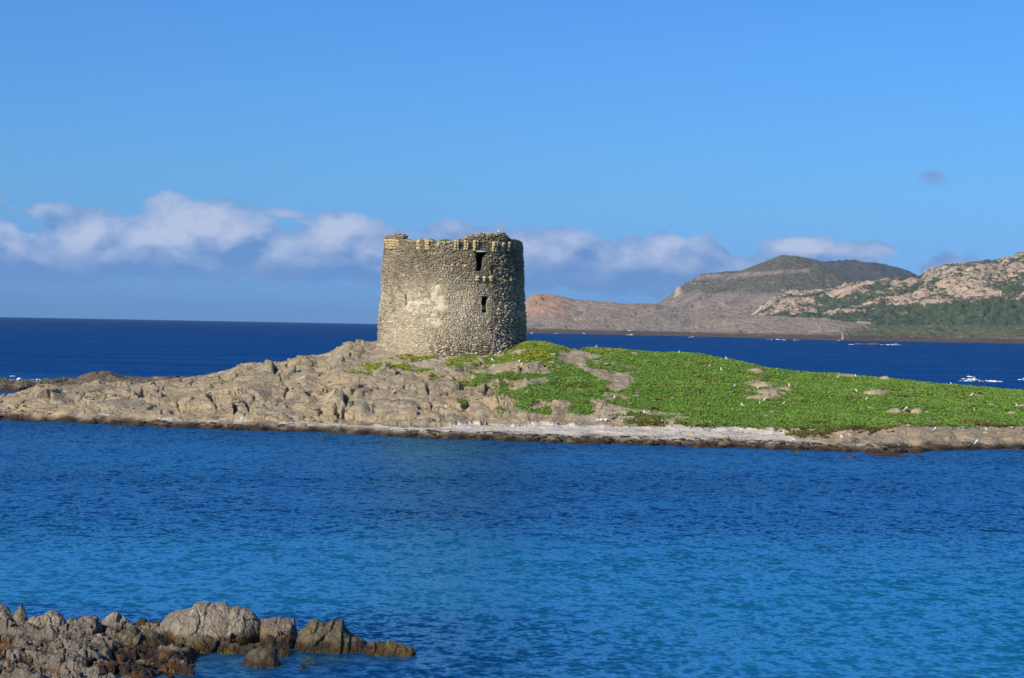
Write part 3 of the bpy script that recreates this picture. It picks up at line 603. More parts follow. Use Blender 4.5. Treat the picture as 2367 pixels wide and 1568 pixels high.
def mortar_mat():
    m, k, out = newmat('lime_mortar_wall'); p = pos(k); z = k.sep(p)[2]
    pl = attr(k, 'plaster')
    mort = k.mix(k.noise(p, 2.2, 6, 0.7), (0.19, 0.15, 0.10), (0.48, 0.39, 0.27))
    mort = k.mix(k.ss(k.m('ADD', z, k.m('MULTIPLY', k.noise(p, .5, 4, .6), 4.0)), 14, 18), mort, (0.17, 0.135, 0.09))
    pc = k.mix(k.noise(p, 1.4, 6, 0.65), (0.46, 0.38, 0.27), (0.64, 0.54, 0.40))
    pc = k.mix(k.ss(k.noise(p, 5.5, 5, 0.7), 0.56, 0.7), pc, (0.33, 0.26, 0.18))
    bsdf(k, out, k.mix(pl, mort, pc), 0.95, bump(k, k.noise(p, 6, 7, 0.7), 0.7, 0.06)); return m
def stone_mat(name='rubble_stone', warm=0.0):
    m, k, out = newmat(name); g = k.add('ShaderNodeNewGeometry'); p = g.outputs['Position']; r = g.outputs['Random Per Island']; z = k.sep(p)[2]
    r2_ = k.m('FRACT', k.m('MULTIPLY', r, 17.31)); r3_ = k.m('FRACT', k.m('MULTIPLY', r, 91.7))
    a = k.mix(r, (0.19, 0.155, 0.105), (0.46, 0.375, 0.25))
    a = k.mix(k.m('MULTIPLY', k.ss(r2_, 0.66, 0.74), 0.8), a, (0.68, 0.60, 0.46))
    a = k.mix(k.ss(r2_, 0.0, 0.10, 0.75, 0.0), a, (0.38, 0.26, 0.13))
    low = k.noise(p, 0.34, 4, 0.6)
    zz = k.m('ADD', z, k.m('MULTIPLY', k.m('SUBTRACT', low, .5), 8.0))
    a = k.mix(k.m('MULTIPLY', k.ss(zz, 12.5, 16.5), 0.62), a, k.mix(r3_, (0.12, 0.092, 0.055), (0.32, 0.255, 0.165)))
    a = k.mix(1.0, a, k.mix(k.ss(low, 0.35, 0.65), (0.78, 0.77, 0.74), (1.22, 1.22, 1.22)), 'MULTIPLY')
    a = k.mix(k.ss(k.noise(k.v('ADD', p, (5, 5, 5)), 0.9, 5, .7), 0.55, 0.7, 0, 0.55), a, (0.12, 0.10, 0.075))
    a = k.mix(k.m('MULTIPLY', attr(k, 'lime'), k.ss(r3_, 0.0, 1.0, 0.20, 0.95)), a, (0.64, 0.545, 0.39))
    bsdf(k, out, a, 0.93, bump(k, k.noise(p, 9, 5, 0.7), 0.6, 0.05)); return m
def sandstone_mat():
    m, k, out = newmat('yellow_sandstone'); g = k.add('ShaderNodeNewGeometry'); p = g.outputs['Position']
    a = k.mix(k.noise(p, 2.5, 6, 0.65), (0.36, 0.24, 0.10), (0.60, 0.43, 0.20))
    a = k.mix(k.m('MULTIPLY', g.outputs['Random Per Island'], 0.4), a, (0.55, 0.46, 0.30))
    bsdf(k, out, a, 0.93, bump(k, k.noise(p, 7, 6, 0.7), 0.7, 0.06)); return m
M_mortar, M_stone, M_sandstone = mortar_mat(), stone_mat(), sandstone_mat()
M_pale = newmat('pale_stone'); bsdf(M_pale[1], M_pale[2], (0.62, 0.60, 0.55), 0.9); M_pale = M_pale[0]

tower = link('stone_tower', None, loc=(TCX, TCY, 6.0))
tag(tower, 'ruined round rubble stone watchtower with crumbling parapet on the islet rock', 'tower')
def tlink(name, V, Fc, m, attrs=None, smooth=False, parent=tower, base=(0, 0, 0)):
    o0 = np.array([TCX, TCY, 6.0]) + np.array(base) if parent is tower else np.array(base)
    V = np.asarray(V, float) - np.array([TCX, TCY, 6.0]) - np.array(base)
    return link(name, mesh_np(name, V, Fc, attrs, smooth), m, parent, loc=base)

def build_wall():
    na, nz = 560, 150
    ph = np.linspace(-math.pi, math.pi, na + 1)[:-1]; zt = topz(ph) - 0.15 + 0.25 * fbm(ph * 14, ph * 0, oct=3, seed=3)
    t = np.linspace(0, 1, nz)[:, None]
    PH = np.broadcast_to(ph, (nz, na)); Z = TZ0 + (18.0 - TZ0) * t + 0 * PH
    Z = np.where(t > 0.93, (TZ0 + (18.0 - TZ0) * 0.93) + (zt - (TZ0 + (18.0 - TZ0) * 0.93)) * (t - 0.93) / 0.07, Z)
    pl = plaster(PH, Z); rz = rough_zone(PH, Z)
    Rr = TR(Z) - 0.03 + 0.075 * pl - 0.14 * rz + 0.10 * fbm(PH * 8 / 1.2, Z / 1.2, oct=5, gain=.6, seed=14) + 0.14 * rz * fbm(PH * 8 / .5, Z / .5, oct=3, seed=15)
    Rr = Rr + 0.10 * fbm(PH * 8 / 4, Z / 4, oct=3, seed=19)
    thick = 0.8; Ri = TR(Z) - 0.55
    Ri = np.where(Z > 18.0, TR(Z) - thick, Ri)
    X, Y, _ = cyl(PH, Rr, Z); Xi, Yi, _ = cyl(PH, Ri, Z)
    V = np.concatenate([np.stack([X.ravel(), Y.ravel(), Z.ravel()], 1), np.stack([Xi.ravel(), Yi.ravel(), Z.ravel()], 1)])
    Fo = gridfaces(nz, na, True); cen = lambda A: np.ravel(A)[Fo].mean(1)
    cph = np.ravel(PH)[Fo[:, 0]] + math.pi / na; hole = in_open(cph, cen(Z)).reshape(nz - 1, na)
    n0 = nz * na; keep = ~hole.ravel()
    fo = Fo[keep]; fi = Fo[keep][:, ::-1] + n0
    rim = []
    i = np.arange(na); j = (i + 1) % na; b = (nz - 1) * na
    rim = np.stack([b + i, b + j, b + j + n0, b + i + n0], 1)
    ex = []
    for r_, c_ in zip(*np.nonzero(hole)):
        c2 = (c_ + 1) % na; a00, a01, a10, a11 = r_ * na + c_, r_ * na + c2, (r_ + 1) * na + c_, (r_ + 1) * na + c2
        if not hole[r_, c_ - 1]: ex.append((a00, a10, a10 + n0, a00 + n0))
        if not hole[r_, c2]: ex.append((a01, a01 + n0, a11 + n0, a11))
        if not hole[r_ - 1, c_]: ex.append((a00, a00 + n0, a01 + n0, a01))
        if not hole[r_ + 1, c_]: ex.append((a10, a11, a11 + n0, a10 + n0))
    allf = np.concatenate([fo, fi, rim, np.array(ex)])
    pa = np.concatenate([pl.ravel(), np.zeros(n0)])
    tlink('wall', V, allf, M_mortar, {'plaster': pa})
    # vaulted floors that close the inside
    n = 64
    for zz, rr in ((18.45, 7.1), (12.0, 7.4)):
        Vf = [cyl(2 * math.pi * i / n, rr, zz) for i in range(n)] + [cyl(2 * math.pi * i / n, rr, zz - 0.5) for i in range(n)]
        Ff = [list(range(n)), list(range(2 * n - 1, n - 1, -1))] + [[i, i + n, (i + 1) % n + n, (i + 1) % n] for i in range(n)]
        tlink('floor', Vf, Ff, M_mortar)
build_wall()

BOX = np.array([(-1, -1, -1), (1, -1, -1), (1, 1, -1), (-1, 1, -1), (-1, -1, 1), (1, -1, 1), (1, 1, 1), (-1, 1, 1)], float)
BF = np.array([(0, 3, 2, 1), (4, 5, 6, 7), (0, 1, 5, 4), (1, 2, 6, 5), (2, 3, 7, 6), (3, 0, 4, 7)])
def stonesmesh(ph, z, r, L, Hh, dp, tilt, jit, rg, face=0.8):
    """many irregular blocks on the wall: centre angle, height, outer radius, length, height, depth"""
    n = len(ph)
    B = BOX[None] * (1 + jit * (rg.random((n, 8, 3)) - .5))
    B[:, BOX[:, 1] < 0, 0] *= 0.5 + 0.5 * face; B[:, BOX[:, 1] < 0, 2] *= face       # weathered outer face
    lx = B[:, :, 0] * L[:, None] / 2; ly = B[:, :, 1] * dp[:, None] / 2; lz = B[:, :, 2] * Hh[:, None] / 2
    ct, st = np.cos(tilt)[:, None], np.sin(tilt)[:, None]
    lx, lz = lx * ct - lz * st, lx * st + lz * ct
    rr = (r - dp / 2)[:, None]
    s, c = np.sin(ph)[:, None], np.cos(ph)[:, None]
    X = TCX + rr * s + lx * c - (-ly) * -s * -1 * 0 + (-ly) * s
    Y = TCY - rr * c + lx * s - (-ly) * c
    Z = z[:, None] + lz
    V = np.stack([X, Y, Z], 2).reshape(-1, 3)
    Fc = (BF[None] + 8 * np.arange(n)[:, None, None]).reshape(-1, 4)
    return V, Fc
def build_masonry():
    rg = np.random.default_rng(21)
    A, Zs, Rs, Ls, Hs, Ds, Ti = [], [], [], [], [], [], []
    z = TZ0 + 0.1
    while z < 19.9:
        h = rg.uniform(0.075, 0.15); a = -math.pi + rg.uniform(0, .02)
        while a < math.pi:
            L = rg.uniform(0.13, 0.40); aa = a + L / 16
            zz = z + h / 2 + 0.10 * math.sin(aa * 3 + z) + rg.normal(0, 0.015)
            A.append(aa); Zs.append(zz); Ls.append(L * rg.uniform(.72, .95)); Hs.append(h * rg.uniform(.62, .95)); a += L / 8.1
        z += h
    A, Zs, Ls, Hs = map(np.array, (A, Zs, Ls, Hs)); n = len(A)
    rz = rough_zone(A, Zs); pl = plaster(A, Zs)
    keep = (Zs < topz(A) + rg.normal(-0.05, 0.10, n)) & ~in_open(A, Zs, 0.07) & (rg.random(n) > pl * 0.80) & (rg.random(n) > 0.30 * rz + 0.04)
    A, Zs, Ls, Hs, rz = A[keep], Zs[keep], Ls[keep], Hs[keep], rz[keep]; n = len(A)
    prot = rg.uniform(0.0, 0.045, n) + rz * rg.uniform(-0.08, 0.20, n)
    big = (rg.random(n) < 0.12 * rz); Hs = np.where(big, Hs * 1.7, Hs); Ls = np.where(big, Ls * 1.3, Ls)
    base = TR(Zs) + 0.10 * fbm(A * 8 / 4, Zs / 4, oct=3, seed=19) + 0.10 * fbm(A * 8 / 1.2, Zs / 1.2, oct=5, gain=.6, seed=14)
    V, Fc = stonesmesh(A, Zs, base + prot, Ls, Hs, 0.40 + 0 * A, rg.normal(0, 0.06 + 0.10 * rz, n), 0.5, rg)
    o = tlink('masonry', V, Fc, M_stone, {'lime': np.repeat(limewash(A, Zs), 8)}); tag(o, kind='stuff')
    # crumbling crest
    n = 2600; A = rg.uniform(-math.pi, math.pi, n); extra = np.where((A > 0.10) & (A < 0.95), 0.22, 0.10) * rg.random(n) ** 1.2
    Zs = topz(A) - 0.14 + extra * rg.uniform(0.2, 1.4, n); dpth = rg.uniform(0, 0.85, n)
    V, Fc = stonesmesh(A, Zs, TR(Zs) + 0.08 - dpth, rg.uniform(.15, .5, n), rg.uniform(.07, .2, n), rg.uniform(.2, .45, n), rg.normal(0, .22, n), 0.6, rg)
    o = tlink('parapet_rubble', V, Fc, M_stone); tag(o, kind='stuff')
build_masonry()
def blockset(name, X, Y0, Y1, wpx, prots, m=M_sandstone, nx=1, seed=0, parent=tower):
    """a small pier of squared blocks standing proud of the wall between traced rows Y0..Y1"""
    rg = np.random.default_rng(seed + int(X)); (a0, z1), (_, z0) = onwall(X, Y0), onwall(X, Y1)
    wm = wpx / 4.9878 * 235 / F / max(0.3, math.cos(a0)) if abs(a0) < 1.2 else wpx / 4.9878 * 235 / F * 1.6
    nz = len(prots); A, Z_, R_, L_, H_ = [], [], [], [], []
    for i, pr in enumerate(prots):
        zc = z0 + (z1 - z0) * (i + .5) / nz; hh = (z1 - z0) / nz
        k = nx if nx == 1 or i % 2 == 0 else nx
        for j in range(k):
            A.append(a0 + ((j + .5) / k - .5) * wm / 8 + rg.normal(0, .002)); Z_.append(zc); R_.append(TR(zc) + pr * rg.uniform(.6, 1.05) + rg.uniform(-.04, .03)); L_.append(wm / k * rg.uniform(.86, .97)); H_.append(hh * rg.uniform(.94, 1.0))
    A, Z_, R_, L_, H_ = map(np.array, (A, Z_, R_, L_, H_))
    V, Fc = stonesmesh(A, Z_, R_, L_, H_, R_ - TR(Z_) + 0.35, rg.normal(0, .035, len(A)), 0.22, rg, 0.93)
    bx, by, bz = cyl(a0, TR(z0), z0); return tlink(name, V, Fc, m, base=(bx - TCX, by - TCY, bz - 6.0))
for X, Y0, Y1, wd, pr in [(226, 178, 285, 34, (.16, .26, .34, .36)), (266, 174, 292, 34, (.16, .26, .34, .36)), (306, 178, 288, 34, (.16, .26, .34, .36)), (343, 185, 265, 30, (.16, .26, .30)), (585, 190, 300, 40, (.12, .2, .26)),
                          (688, 185, 300, 52, (.14, .24, .34, .36)), (815, 222, 264, 26, (.18,)), (885, 206, 240, 26, (.16,)), (1022, 190, 304, 56, (.18, .3, .42, .44)), (1132, 190, 302, 50, (.18, .3, .42, .44)), (1240, 190, 316, 54, (.18, .3, .42, .44)),
                          (1455, 204, 320, 56, (.18, .3, .42, .44)), (1550, 210, 322, 34, (.18, .3, .4)), (1611, 206, 316, 30, (.18, .3, .4)), (1684, 212, 262, 18, (.16, .2)), (1727, 214, 250, 12, (.12, .16)), (1762, 216, 246, 8, (.1, .12))]:
    blockset('corbel', X, Y0, Y1, wd, pr, nx=2 if wd > 45 else 1)
for X, Y0, Y1, wd, pr in [(1263, 600, 656, 48, (.22, .30)), (1340, 604, 664, 36, (.2, .3)), (1421, 604, 664, 50, (.24, .32)), (1571, 642, 668, 22, (.2,)), (1640, 612, 662, 26, (.2, .25))]:
    blockset('door_bracket', X, Y0, Y1, wd, pr, nx=1, seed=3)
for X, Y, s in [(565, 490, 22), (915, 488, 24), (968, 480, 28), (1120, 484, 30), (412, 596, 30), (1390, 1134, 36), (1055, 520, 18), (700, 560, 16), (350, 350, 18), (1010, 215, 18)]:
    blockset('sandstone_block', X, Y - s / 2, Y + s / 2, s * 1.2, (0.13,), seed=9)
blockset('lintel', 1313, 311, 324, 140, (0.10,), m=M_pale, seed=4)
# grass tuft growing on top and a twig on the right flank

# ------------------------------------------------------------------ rocks that stand on their own
FORE = ((0.225, 0.190, 0.140), (0.165, 0.142, 0.108), (0.38, 0.33, 0.26), (0.28, 0.155, 0.07), (0.06, 0.05, 0.035))
M_fore = rockmat('shore_rock', FORE, 1.5, 0.36, 0.13, wetcol=(0.030, 0.018, 0.008), weed=(0.13, 0.060, 0.012))
M_pale_fore = rockmat('pale_shore_rock', ((0.300, 0.250, 0.180), (0.210, 0.180, 0.135), (0.44, 0.38, 0.29), (0.25, 0.175, 0.11), (0.09, 0.075, 0.055)), 1.6, 0.36, 0.12, wetcol=(0.05, 0.035, 0.02))
M_green_fore = rockmat('mossy_shore_rock', ((0.145, 0.125, 0.068), (0.11, 0.097, 0.06), (0.24, 0.20, 0.12), (0.28, 0.145, 0.055), (0.05, 0.045, 0.03)), 1.8, 0.36, 0.12)
M_wet_fore = rockmat('wet_weedy_rock', ((0.050, 0.032, 0.014), (0.035, 0.024, 0.013), (0.085, 0.06, 0.03), (0.15, 0.075, 0.015), (0.02, 0.015, 0.01)), 2.0, 0.25, 0.06)
M_awash = rockmat('awash_rock', ((0.035, 0.028, 0.018), (0.028, 0.022, 0.016), (0.07, 0.055, 0.03), (0.08, 0.05, 0.015), (0.02, 0.016, 0.012)), 1.0, 0.2, 0.1)
M_outcrop = rockmat('bleached_outcrop', ISL, 0.9, 0.0, 0.12)
def ridge_rock(name, prof, D, depth, m, label, cat='rock', group=None, n=120, nt=70, crack=0.5, cramp=0.10, amp=0.10, seed=0, base=-0.5, structure=False, zfun=None, lean=0.0, cang=0.3):
    """a rock whose crest follows a traced profile at distance D and that is `depth` m thick"""
    P3 = [at(x, y, D) for x, y in prof]; xs = np.array([p.x for p in P3]); zs = np.array([p.z for p in P3])
    X0 = np.linspace(xs[0], xs[-1], n); zt = np.interp(X0, xs, zs); s = (X0 - xs[0]) / (xs[-1] - xs[0]) * 2 - 1
    zt = zt + amp * 0.35 * fbm(X0 / (crack * .5), X0 * 0 + seed, oct=4, seed=seed)
    zb = base if zfun is None else zfun
    th = np.linspace(0.0, math.pi, nt)[:, None]
    wdt = depth / 2 * (0.35 + 0.65 * np.clip(1 - np.abs(s) ** 3, 0, 1)) * np.clip((zt - zb) / (zt.max() - zb), 0.2, 1) ** 0.5
    Y = D - wdt * np.cos(th) + lean * (1 - np.sin(th)); Z = zb + (zt - zb) * np.sin(th) ** 0.72; X = X0 + 0 * Z
    nx = 0 * Z; ny = -np.cos(th) + 0 * Z; nz = np.sin(th) + 0 * Z
    nx = nx + np.sign(s) * np.clip(np.abs(s) - .7, 0, .3) * 2.5
    h1, e1, i1 = blocks(X + .25 * Y + .2 * fbm(X / crack, Z / crack, seed=seed + 5), Z + 0.35 * Y, crack, seed + 7, 1.9, cang)
    h2, e2, _ = blocks(X + .25 * Y, Z + .35 * Y, crack * .38, seed + 9, 1.5, -cang)
    d = cramp * (1.7 * h1 - 0.9 * np.exp(-(e1 / .03) ** 2) * (i1 > .5) + 0.40 * h2 - 0.12 * np.exp(-(e2 / .05) ** 2)) + amp * 1.1 * fbm(X / crack * .8, Y / crack * .8, Z / crack * .8, oct=6, gain=.58, seed=seed + 3)
    fade = np.sin(th) ** 0.2
    d = d * fade * (1 - 0.5 * np.exp(-((th - math.pi / 2) / 0.35) ** 2))
    X, Y, Z = X + nx * d, Y + ny * d, Z + nz * d
    V = np.stack([X.ravel(), Y.ravel(), Z.ravel()], 1)
    org = np.array([xs.mean(), D, max(zb, 0)]) if not structure else np.zeros(3)
    Fc = gridfaces(nt, n)[:, ::-1]
    o = link(name, mesh_np(name, V - org, Fc), m, loc=org)
    if structure: tag(o, kind='structure')
    else: tag(o, label, cat, group)
    return o
def A(X, Y): return (X / 4.571, 1368.5 + Y / 4.571)
def B(X, Y): return (462.3 + X / 4.571, 1368.5 + Y / 4.571)

# fractured rock shelf in the near left corner
def build_shelf():
    nc, nr = 760, 330
    pxs = np.linspace(-420, 700, nc); us = np.array([uv(x, 1450)[0] for x in pxs])[None, :]
    D = np.linspace(48, 69.5, nr)[:, None] + 0 * us; X = us * D / F
    ez = np.array([(48, 640), (52, 560), (55, 500), (57.5, 462), (60.5, 438), (62, 446), (63.4, 468), (64.5, 505), (65.5, 560), (66.5, 620), (67.3, 600), (68, 420), (69.5, 300)])
    eu = np.array([uv(a, 1450)[0] for a in ez[:, 1]])
    ex = np.interp(D, ez[:, 0], eu) * D / F + 0.5 * fbm(D / .9, X / 2, oct=4, seed=101)
    inland = ex - X
    ridge = [A(-1500, 150), A(-400, 160), A(0, 135), A(60, 150), A(150, 230), A(300, 250), A(420, 245), A(560, 240), A(700, 300), A(900, 290), A(1050, 290), A(1200, 270), A(1350, 310), A(1640, 330), A(1900, 330), A(2200, 480), A(2800, 560)]
    ru, rv = trace(ridge); zr = CAMZ + 66.9 * np.interp(us, ru, rv) / F
    Z = 0.36 + 0.20 * sst(-D, -66, -56) * sst(-X, 10, 14)
    g = np.exp(-((D - 66.7) / 0.75) ** 2)
    Z = Z + (zr - 0.12 - Z) * g
    w1 = X + .35 * fbm(X / 1.2, D / 1.2, seed=102); w2 = D + .35 * fbm(X / 1.2, D / 1.2, seed=103)
    h1, e1, i1 = blocks(w1, w2, 1.25, 104, 1.9, -0.9, 1.6); h2, e2, i2 = blocks(w1, w2, 0.46, 105, 1.6, -0.6, 1.6); h3, e3, i3 = blocks(w1, w2, 0.17, 106, 1.4, 0.4)
    det = 0.34 * h1 + 0.15 * h2 + 0.05 * h3 - 0.42 * np.exp(-(e1 / .05) ** 2) - 0.22 * np.exp(-(e2 / .08) ** 2) - 0.04 * np.exp(-e3 * 6) + 0.20 * fbm(X / .8, D / .8, oct=6, gain=.6, seed=107)
    Z = Z + det * (1 - 0.55 * g)
    x0, y0 = at0(*A(310, 850)).x, at0(*A(310, 850)).y                    # the dark hollow near the lower left
    Z = Z - 0.75 * np.exp(-((X - x0) / .42) ** 2 - ((D - y0) / .5) ** 2)
    lowr = sst(X - ex, -3.2, -0.9); Z = Z - 0.26 * lowr * (1 - g)
    Z = Z - sst(-inland, -0.45, 0.5) * (1.0 + .6 * np.clip(-inland, 0, 3)) - sst(D, 67.3, 68.2) * 1.4
    V = np.stack([X.ravel(), D.ravel(), Z.ravel()], 1)
    o = link('rock_shelf', mesh_np('rock_shelf', V, gridfaces(nr, nc)), M_fore); tag(o, kind='structure')
    return X, D, Z
SX, SY, SZ = build_shelf()
G = None
ridge_rock('boulder', [(372, 1482), (380, 1440), A(1780, 270), A(1850, 225), A(1920, 205), A(2020, 185), A(2050, 145), A(2080, 125), A(2140, 117), (474, 1393.8), (481, 1393.6), (485, 1397.5), (492, 1396), (505, 1396.5), (517, 1395.6), (527, 1398.5), (537, 1404), (544, 1400), (553, 1399.6), (560, 1404), (566, 1403), (574, 1407), (585, 1414), (594, 1425), (603, 1437), (606, 1462), (606, 1482)], 66.2, 2.9, M_pale_fore,
           'large pale grey whale backed boulder, biggest rock of the near shore', 'boulder', n=240, nt=120, crack=0.85, cramp=0.09, amp=0.13, seed=201)
ridge_rock('boulder', [(598, 1480), B(630, 330), B(650, 305), B(720, 300), B(790, 270), B(850, 260), B(880, 275), B(930, 280), B(980, 292), B(1015, 350), B(1040, 440), B(1060, 560)], 65.6, 2.0, M_fore,
           'rounded brown boulder standing right of the large pale one, split by a slanting crack', 'boulder', n=160, nt=110, crack=0.62, cramp=0.10, amp=0.09, seed=211, cang=0.25)
ridge_rock('boulder', [B(1020, 560), B(1050, 420), B(1110, 385), B(1150, 340), B(1200, 312), B(1230, 308), B(1300, 318), B(1330, 345), B(1365, 330), B(1385, 300), B(1420, 288), B(1500, 288), B(1515, 300), B(1505, 350), B(1550, 400), B(1590, 425), B(1600, 455), B(1660, 480), B(1740, 520), B(1790, 560), B(1800, 640)], 65.0, 1.9, M_green_fore,
           'olive brown boulder with a square knob on top, sloping to the water', 'boulder', n=220, nt=110, crack=0.6, cramp=0.09, amp=0.09, seed=221, cang=0.35)
ridge_rock('rock', [B(1700, 600), B(1760, 540), B(1800, 520), B(1850, 508), B(1900, 512), B(1950, 528), B(2000, 560), B(2040, 600), B(2080, 660)], 64.5, 1.2, M_green_fore, 'low olive rock between the knobbed boulder and the last tip of the spit', n=120, nt=60, crack=0.45, cramp=0.06, amp=0.06, seed=231)
ridge_rock('rock', [B(1930, 600), B(1970, 530), B(2000, 506), B(2060, 525), B(2130, 550), B(2200, 580), B(2240, 590), B(2275, 625), B(2285, 690)], 64.2, 0.9, M_green_fore, 'outermost sloping rock at the right tip of the near spit', n=120, nt=60, crack=0.5, cramp=0.05, amp=0.05, seed=241)
ridge_rock('boulder', [B(440, 790), B(455, 730), B(475, 680), B(520, 635), B(570, 605), B(620, 590), B(660, 597), B(700, 592), B(760, 615), B(800, 650), B(825, 700), B(845, 750), B(900, 810)], 61.9, 1.5, M_green_fore,
           'lone rounded boulder in the water with a dark wet foot', 'boulder', n=140, nt=90, crack=1.0, cramp=0.045, amp=0.06, seed=251)
ridge_rock('rock', [A(1180, 560), A(1230, 470), A(1290, 405), A(1350, 400), A(1420, 365), A(1460, 385), A(1500, 410), A(1560, 408), A(1620, 402), A(1680, 425), A(1740, 470), A(1830, 500), A(1880, 560), A(1910, 640)], 64.7, 1.7, M_green_fore, 'jagged green grey outcrop with an orange streak in front of the large pale boulder', n=200, nt=90, crack=0.42, cramp=0.12, amp=0.10, seed=261)
ridge_rock('rock', [A(1830, 600), A(1870, 505), A(1990, 500), A(2040, 480), A(2090, 460), A(2160, 452), A(2220, 480), A(2290, 505), A(2320, 600), A(2325, 700)], 64.2, 1.2, M_green_fore, 'yellowish fissured rock under the right half of the large pale boulder', n=150, nt=80, crack=0.36, cramp=0.11, amp=0.08, seed=271)
ridge_rock('rock', [B(190, 600), B(220, 530), B(260, 518), B(330, 530), B(400, 538), B(440, 565), B(500, 560), B(560, 545), B(620, 552), B(680, 600), B(720, 660)], 64.0, 0.9, M_green_fore, 'low ochre ledge between the pale boulder and the lone boulder', n=140, nt=60, crack=0.3, cramp=0.08, amp=0.06, seed=281)
ridge_rock('rock', [B(660, 600), B(690, 480), B(715, 440), B(760, 455), B(820, 530), B(880, 580), B(950, 640), B(1010, 690), B(1045, 735), B(1055, 790)], 63.6, 0.9, M_wet_fore, 'dark weed covered slab slanting into the water behind the lone boulder', n=140, nt=60, crack=0.35, cramp=0.07, amp=0.06, seed=291)
ridge_rock('rock', [B(1035, 850), B(1050, 780), B(1080, 755), B(1110, 775), B(1150, 790), B(1190, 830), B(1210, 860)], 61.4, 0.6, M_wet_fore, 'small brown rock rising from the water right of the lone boulder', n=80, nt=40, crack=0.2, cramp=0.06, amp=0.05, seed=301)
ridge_rock('rock', [B(1080, 760), B(1110, 715), B(1150, 730), B(1220, 738), B(1280, 760)], 62.3, 0.4, M_wet_fore, 'thin strip of rock awash beyond the small brown rock', n=60, nt=30, crack=0.2, cramp=0.03, amp=0.03, seed=305)
ridge_rock('rock', [A(1040, 420), A(1065, 320), A(1130, 255), A(1200, 210), A(1250, 225), A(1290, 255), A(1340, 280), A(1370, 340), A(1400, 400)], 66.5, 1.1, M_pale_fore, 'whitish craggy knob left of the large pale boulder', n=130, nt=80, crack=0.35, cramp=0.10, amp=0.08, seed=311)
ridge_rock('rock', [A(120, 320), A(150, 215), A(185, 180), A(208, 145), A(228, 120), A(248, 160), A(272, 205), A(292, 260), A(305, 320)], 66.6, 0.7, M_fore, 'narrow pointed spire of rock near the left edge', n=80, nt=60, crack=0.35, cramp=0.06, amp=0.05, seed=321)
ridge_rock('rock', [A(-120, 300), A(-100, 150), A(0, 128), A(50, 135), A(80, 165), A(110, 210), A(170, 240), A(190, 320)], 66.7, 1.0, M_fore, 'blocky grey rock cut by the left edge of the picture', n=100, nt=60, crack=0.4, cramp=0.08, amp=0.06, seed=331)
ridge_rock('rock', [A(455, 320), A(475, 215), A(520, 190), A(560, 185), A(620, 215), A(660, 250), A(690, 290), A(710, 340)], 67.0, 0.9, M_fore, 'dark brown domed rock behind the rubble, right of the spire', n=90, nt=60, crack=0.6, cramp=0.05, amp=0.05, seed=341)
ridge_rock('rock', [A(270, 350), A(290, 290), A(360, 270), A(430, 240), A(500, 232), A(545, 260), A(560, 330)], 66.0, 0.8, M_pale_fore, 'pale split rock in front of the dark domed rock', n=90, nt=60, crack=0.32, cramp=0.09, amp=0.06, seed=351)
ridge_rock('rock', [A(550, 400), A(560, 270), A(590, 250), A(640, 275), A(655, 330), A(665, 400)], 65.8, 0.5, M_pale_fore, 'small upright pale slab leaning beside the dark domed rock', n=60, nt=50, crack=0.3, cramp=0.06, amp=0.04, seed=361)
ridge_rock('rock', [A(810, 400), A(830, 285), A(880, 258), A(960, 255), A(1030, 268), A(1060, 320), A(1075, 400)], 66.9, 0.9, M_fore, 'smooth dark rock left of the whitish craggy knob', n=90, nt=60, crack=0.6, cramp=0.05, amp=0.05, seed=371)
ridge_rock('rock', [A(650, 420), A(680, 310), A(740, 275), A(780, 285), A(820, 300), A(860, 330), A(880, 420)], 66.0, 0.8, M_pale_fore, 'pinkish broken rock in the middle of the left crest', n=90, nt=60, crack=0.3, cramp=0.09, amp=0.06, seed=381)
ridge_rock('rock', [A(1380, 420), A(1400, 330), A(1440, 300), A(1540, 295), A(1560, 330), A(1620, 312), A(1700, 312), A(1740, 360), A(1750, 420)], 66.8, 0.7, M_wet_fore, 'black shaded rock in the gap before the large pale boulder', n=90, nt=50, crack=0.3, cramp=0.09, amp=0.06, seed=391)

# broken stones lying on the shelf and weed covered stones at its edge
ICO = None
def ico():
    import bmesh
    b = bmesh.new(); bmesh.ops.create_icosphere(b, subdivisions=2, radius=1); V = np.array([v.co[:] for v in b.verts]); Fc = np.array([[v.index for v in f.verts] for f in b.faces]); b.free(); return V, Fc
IV, IF = ico()
def lumps(P, S, rg, cut=5):
    """faceted stones: icospheres shaved by random planes"""
    n = len(P); nrm = rg.normal(size=(n, cut, 3)); nrm /= np.linalg.norm(nrm, axis=2, keepdims=True); off = rg.uniform(.35, .8, (n, cut))
    V = np.repeat(IV[None], n, 0) * (1 + 0.12 * (rg.random((n, len(IV), 1)) - .5))
    for k in range(cut):
        d = np.einsum('nvj,nj->nv', V, nrm[:, k]); V = V - nrm[:, k][:, None, :] * np.clip(d - off[:, k][:, None], 0, None)[:, :, None]
    a = rg.uniform(0, 6.28, n); c, s_ = np.cos(a)[:, None], np.sin(a)[:, None]
    V = V * S[:, None, :]; x, y = V[:, :, 0] * c - V[:, :, 1] * s_, V[:, :, 0] * s_ + V[:, :, 1] * c
    V = np.stack([x, y, V[:, :, 2]], 2) + P[:, None, :]
    return V.reshape(-1, 3), (IF[None] + len(IV) * np.arange(n)[:, None, None]).reshape(-1, 3)
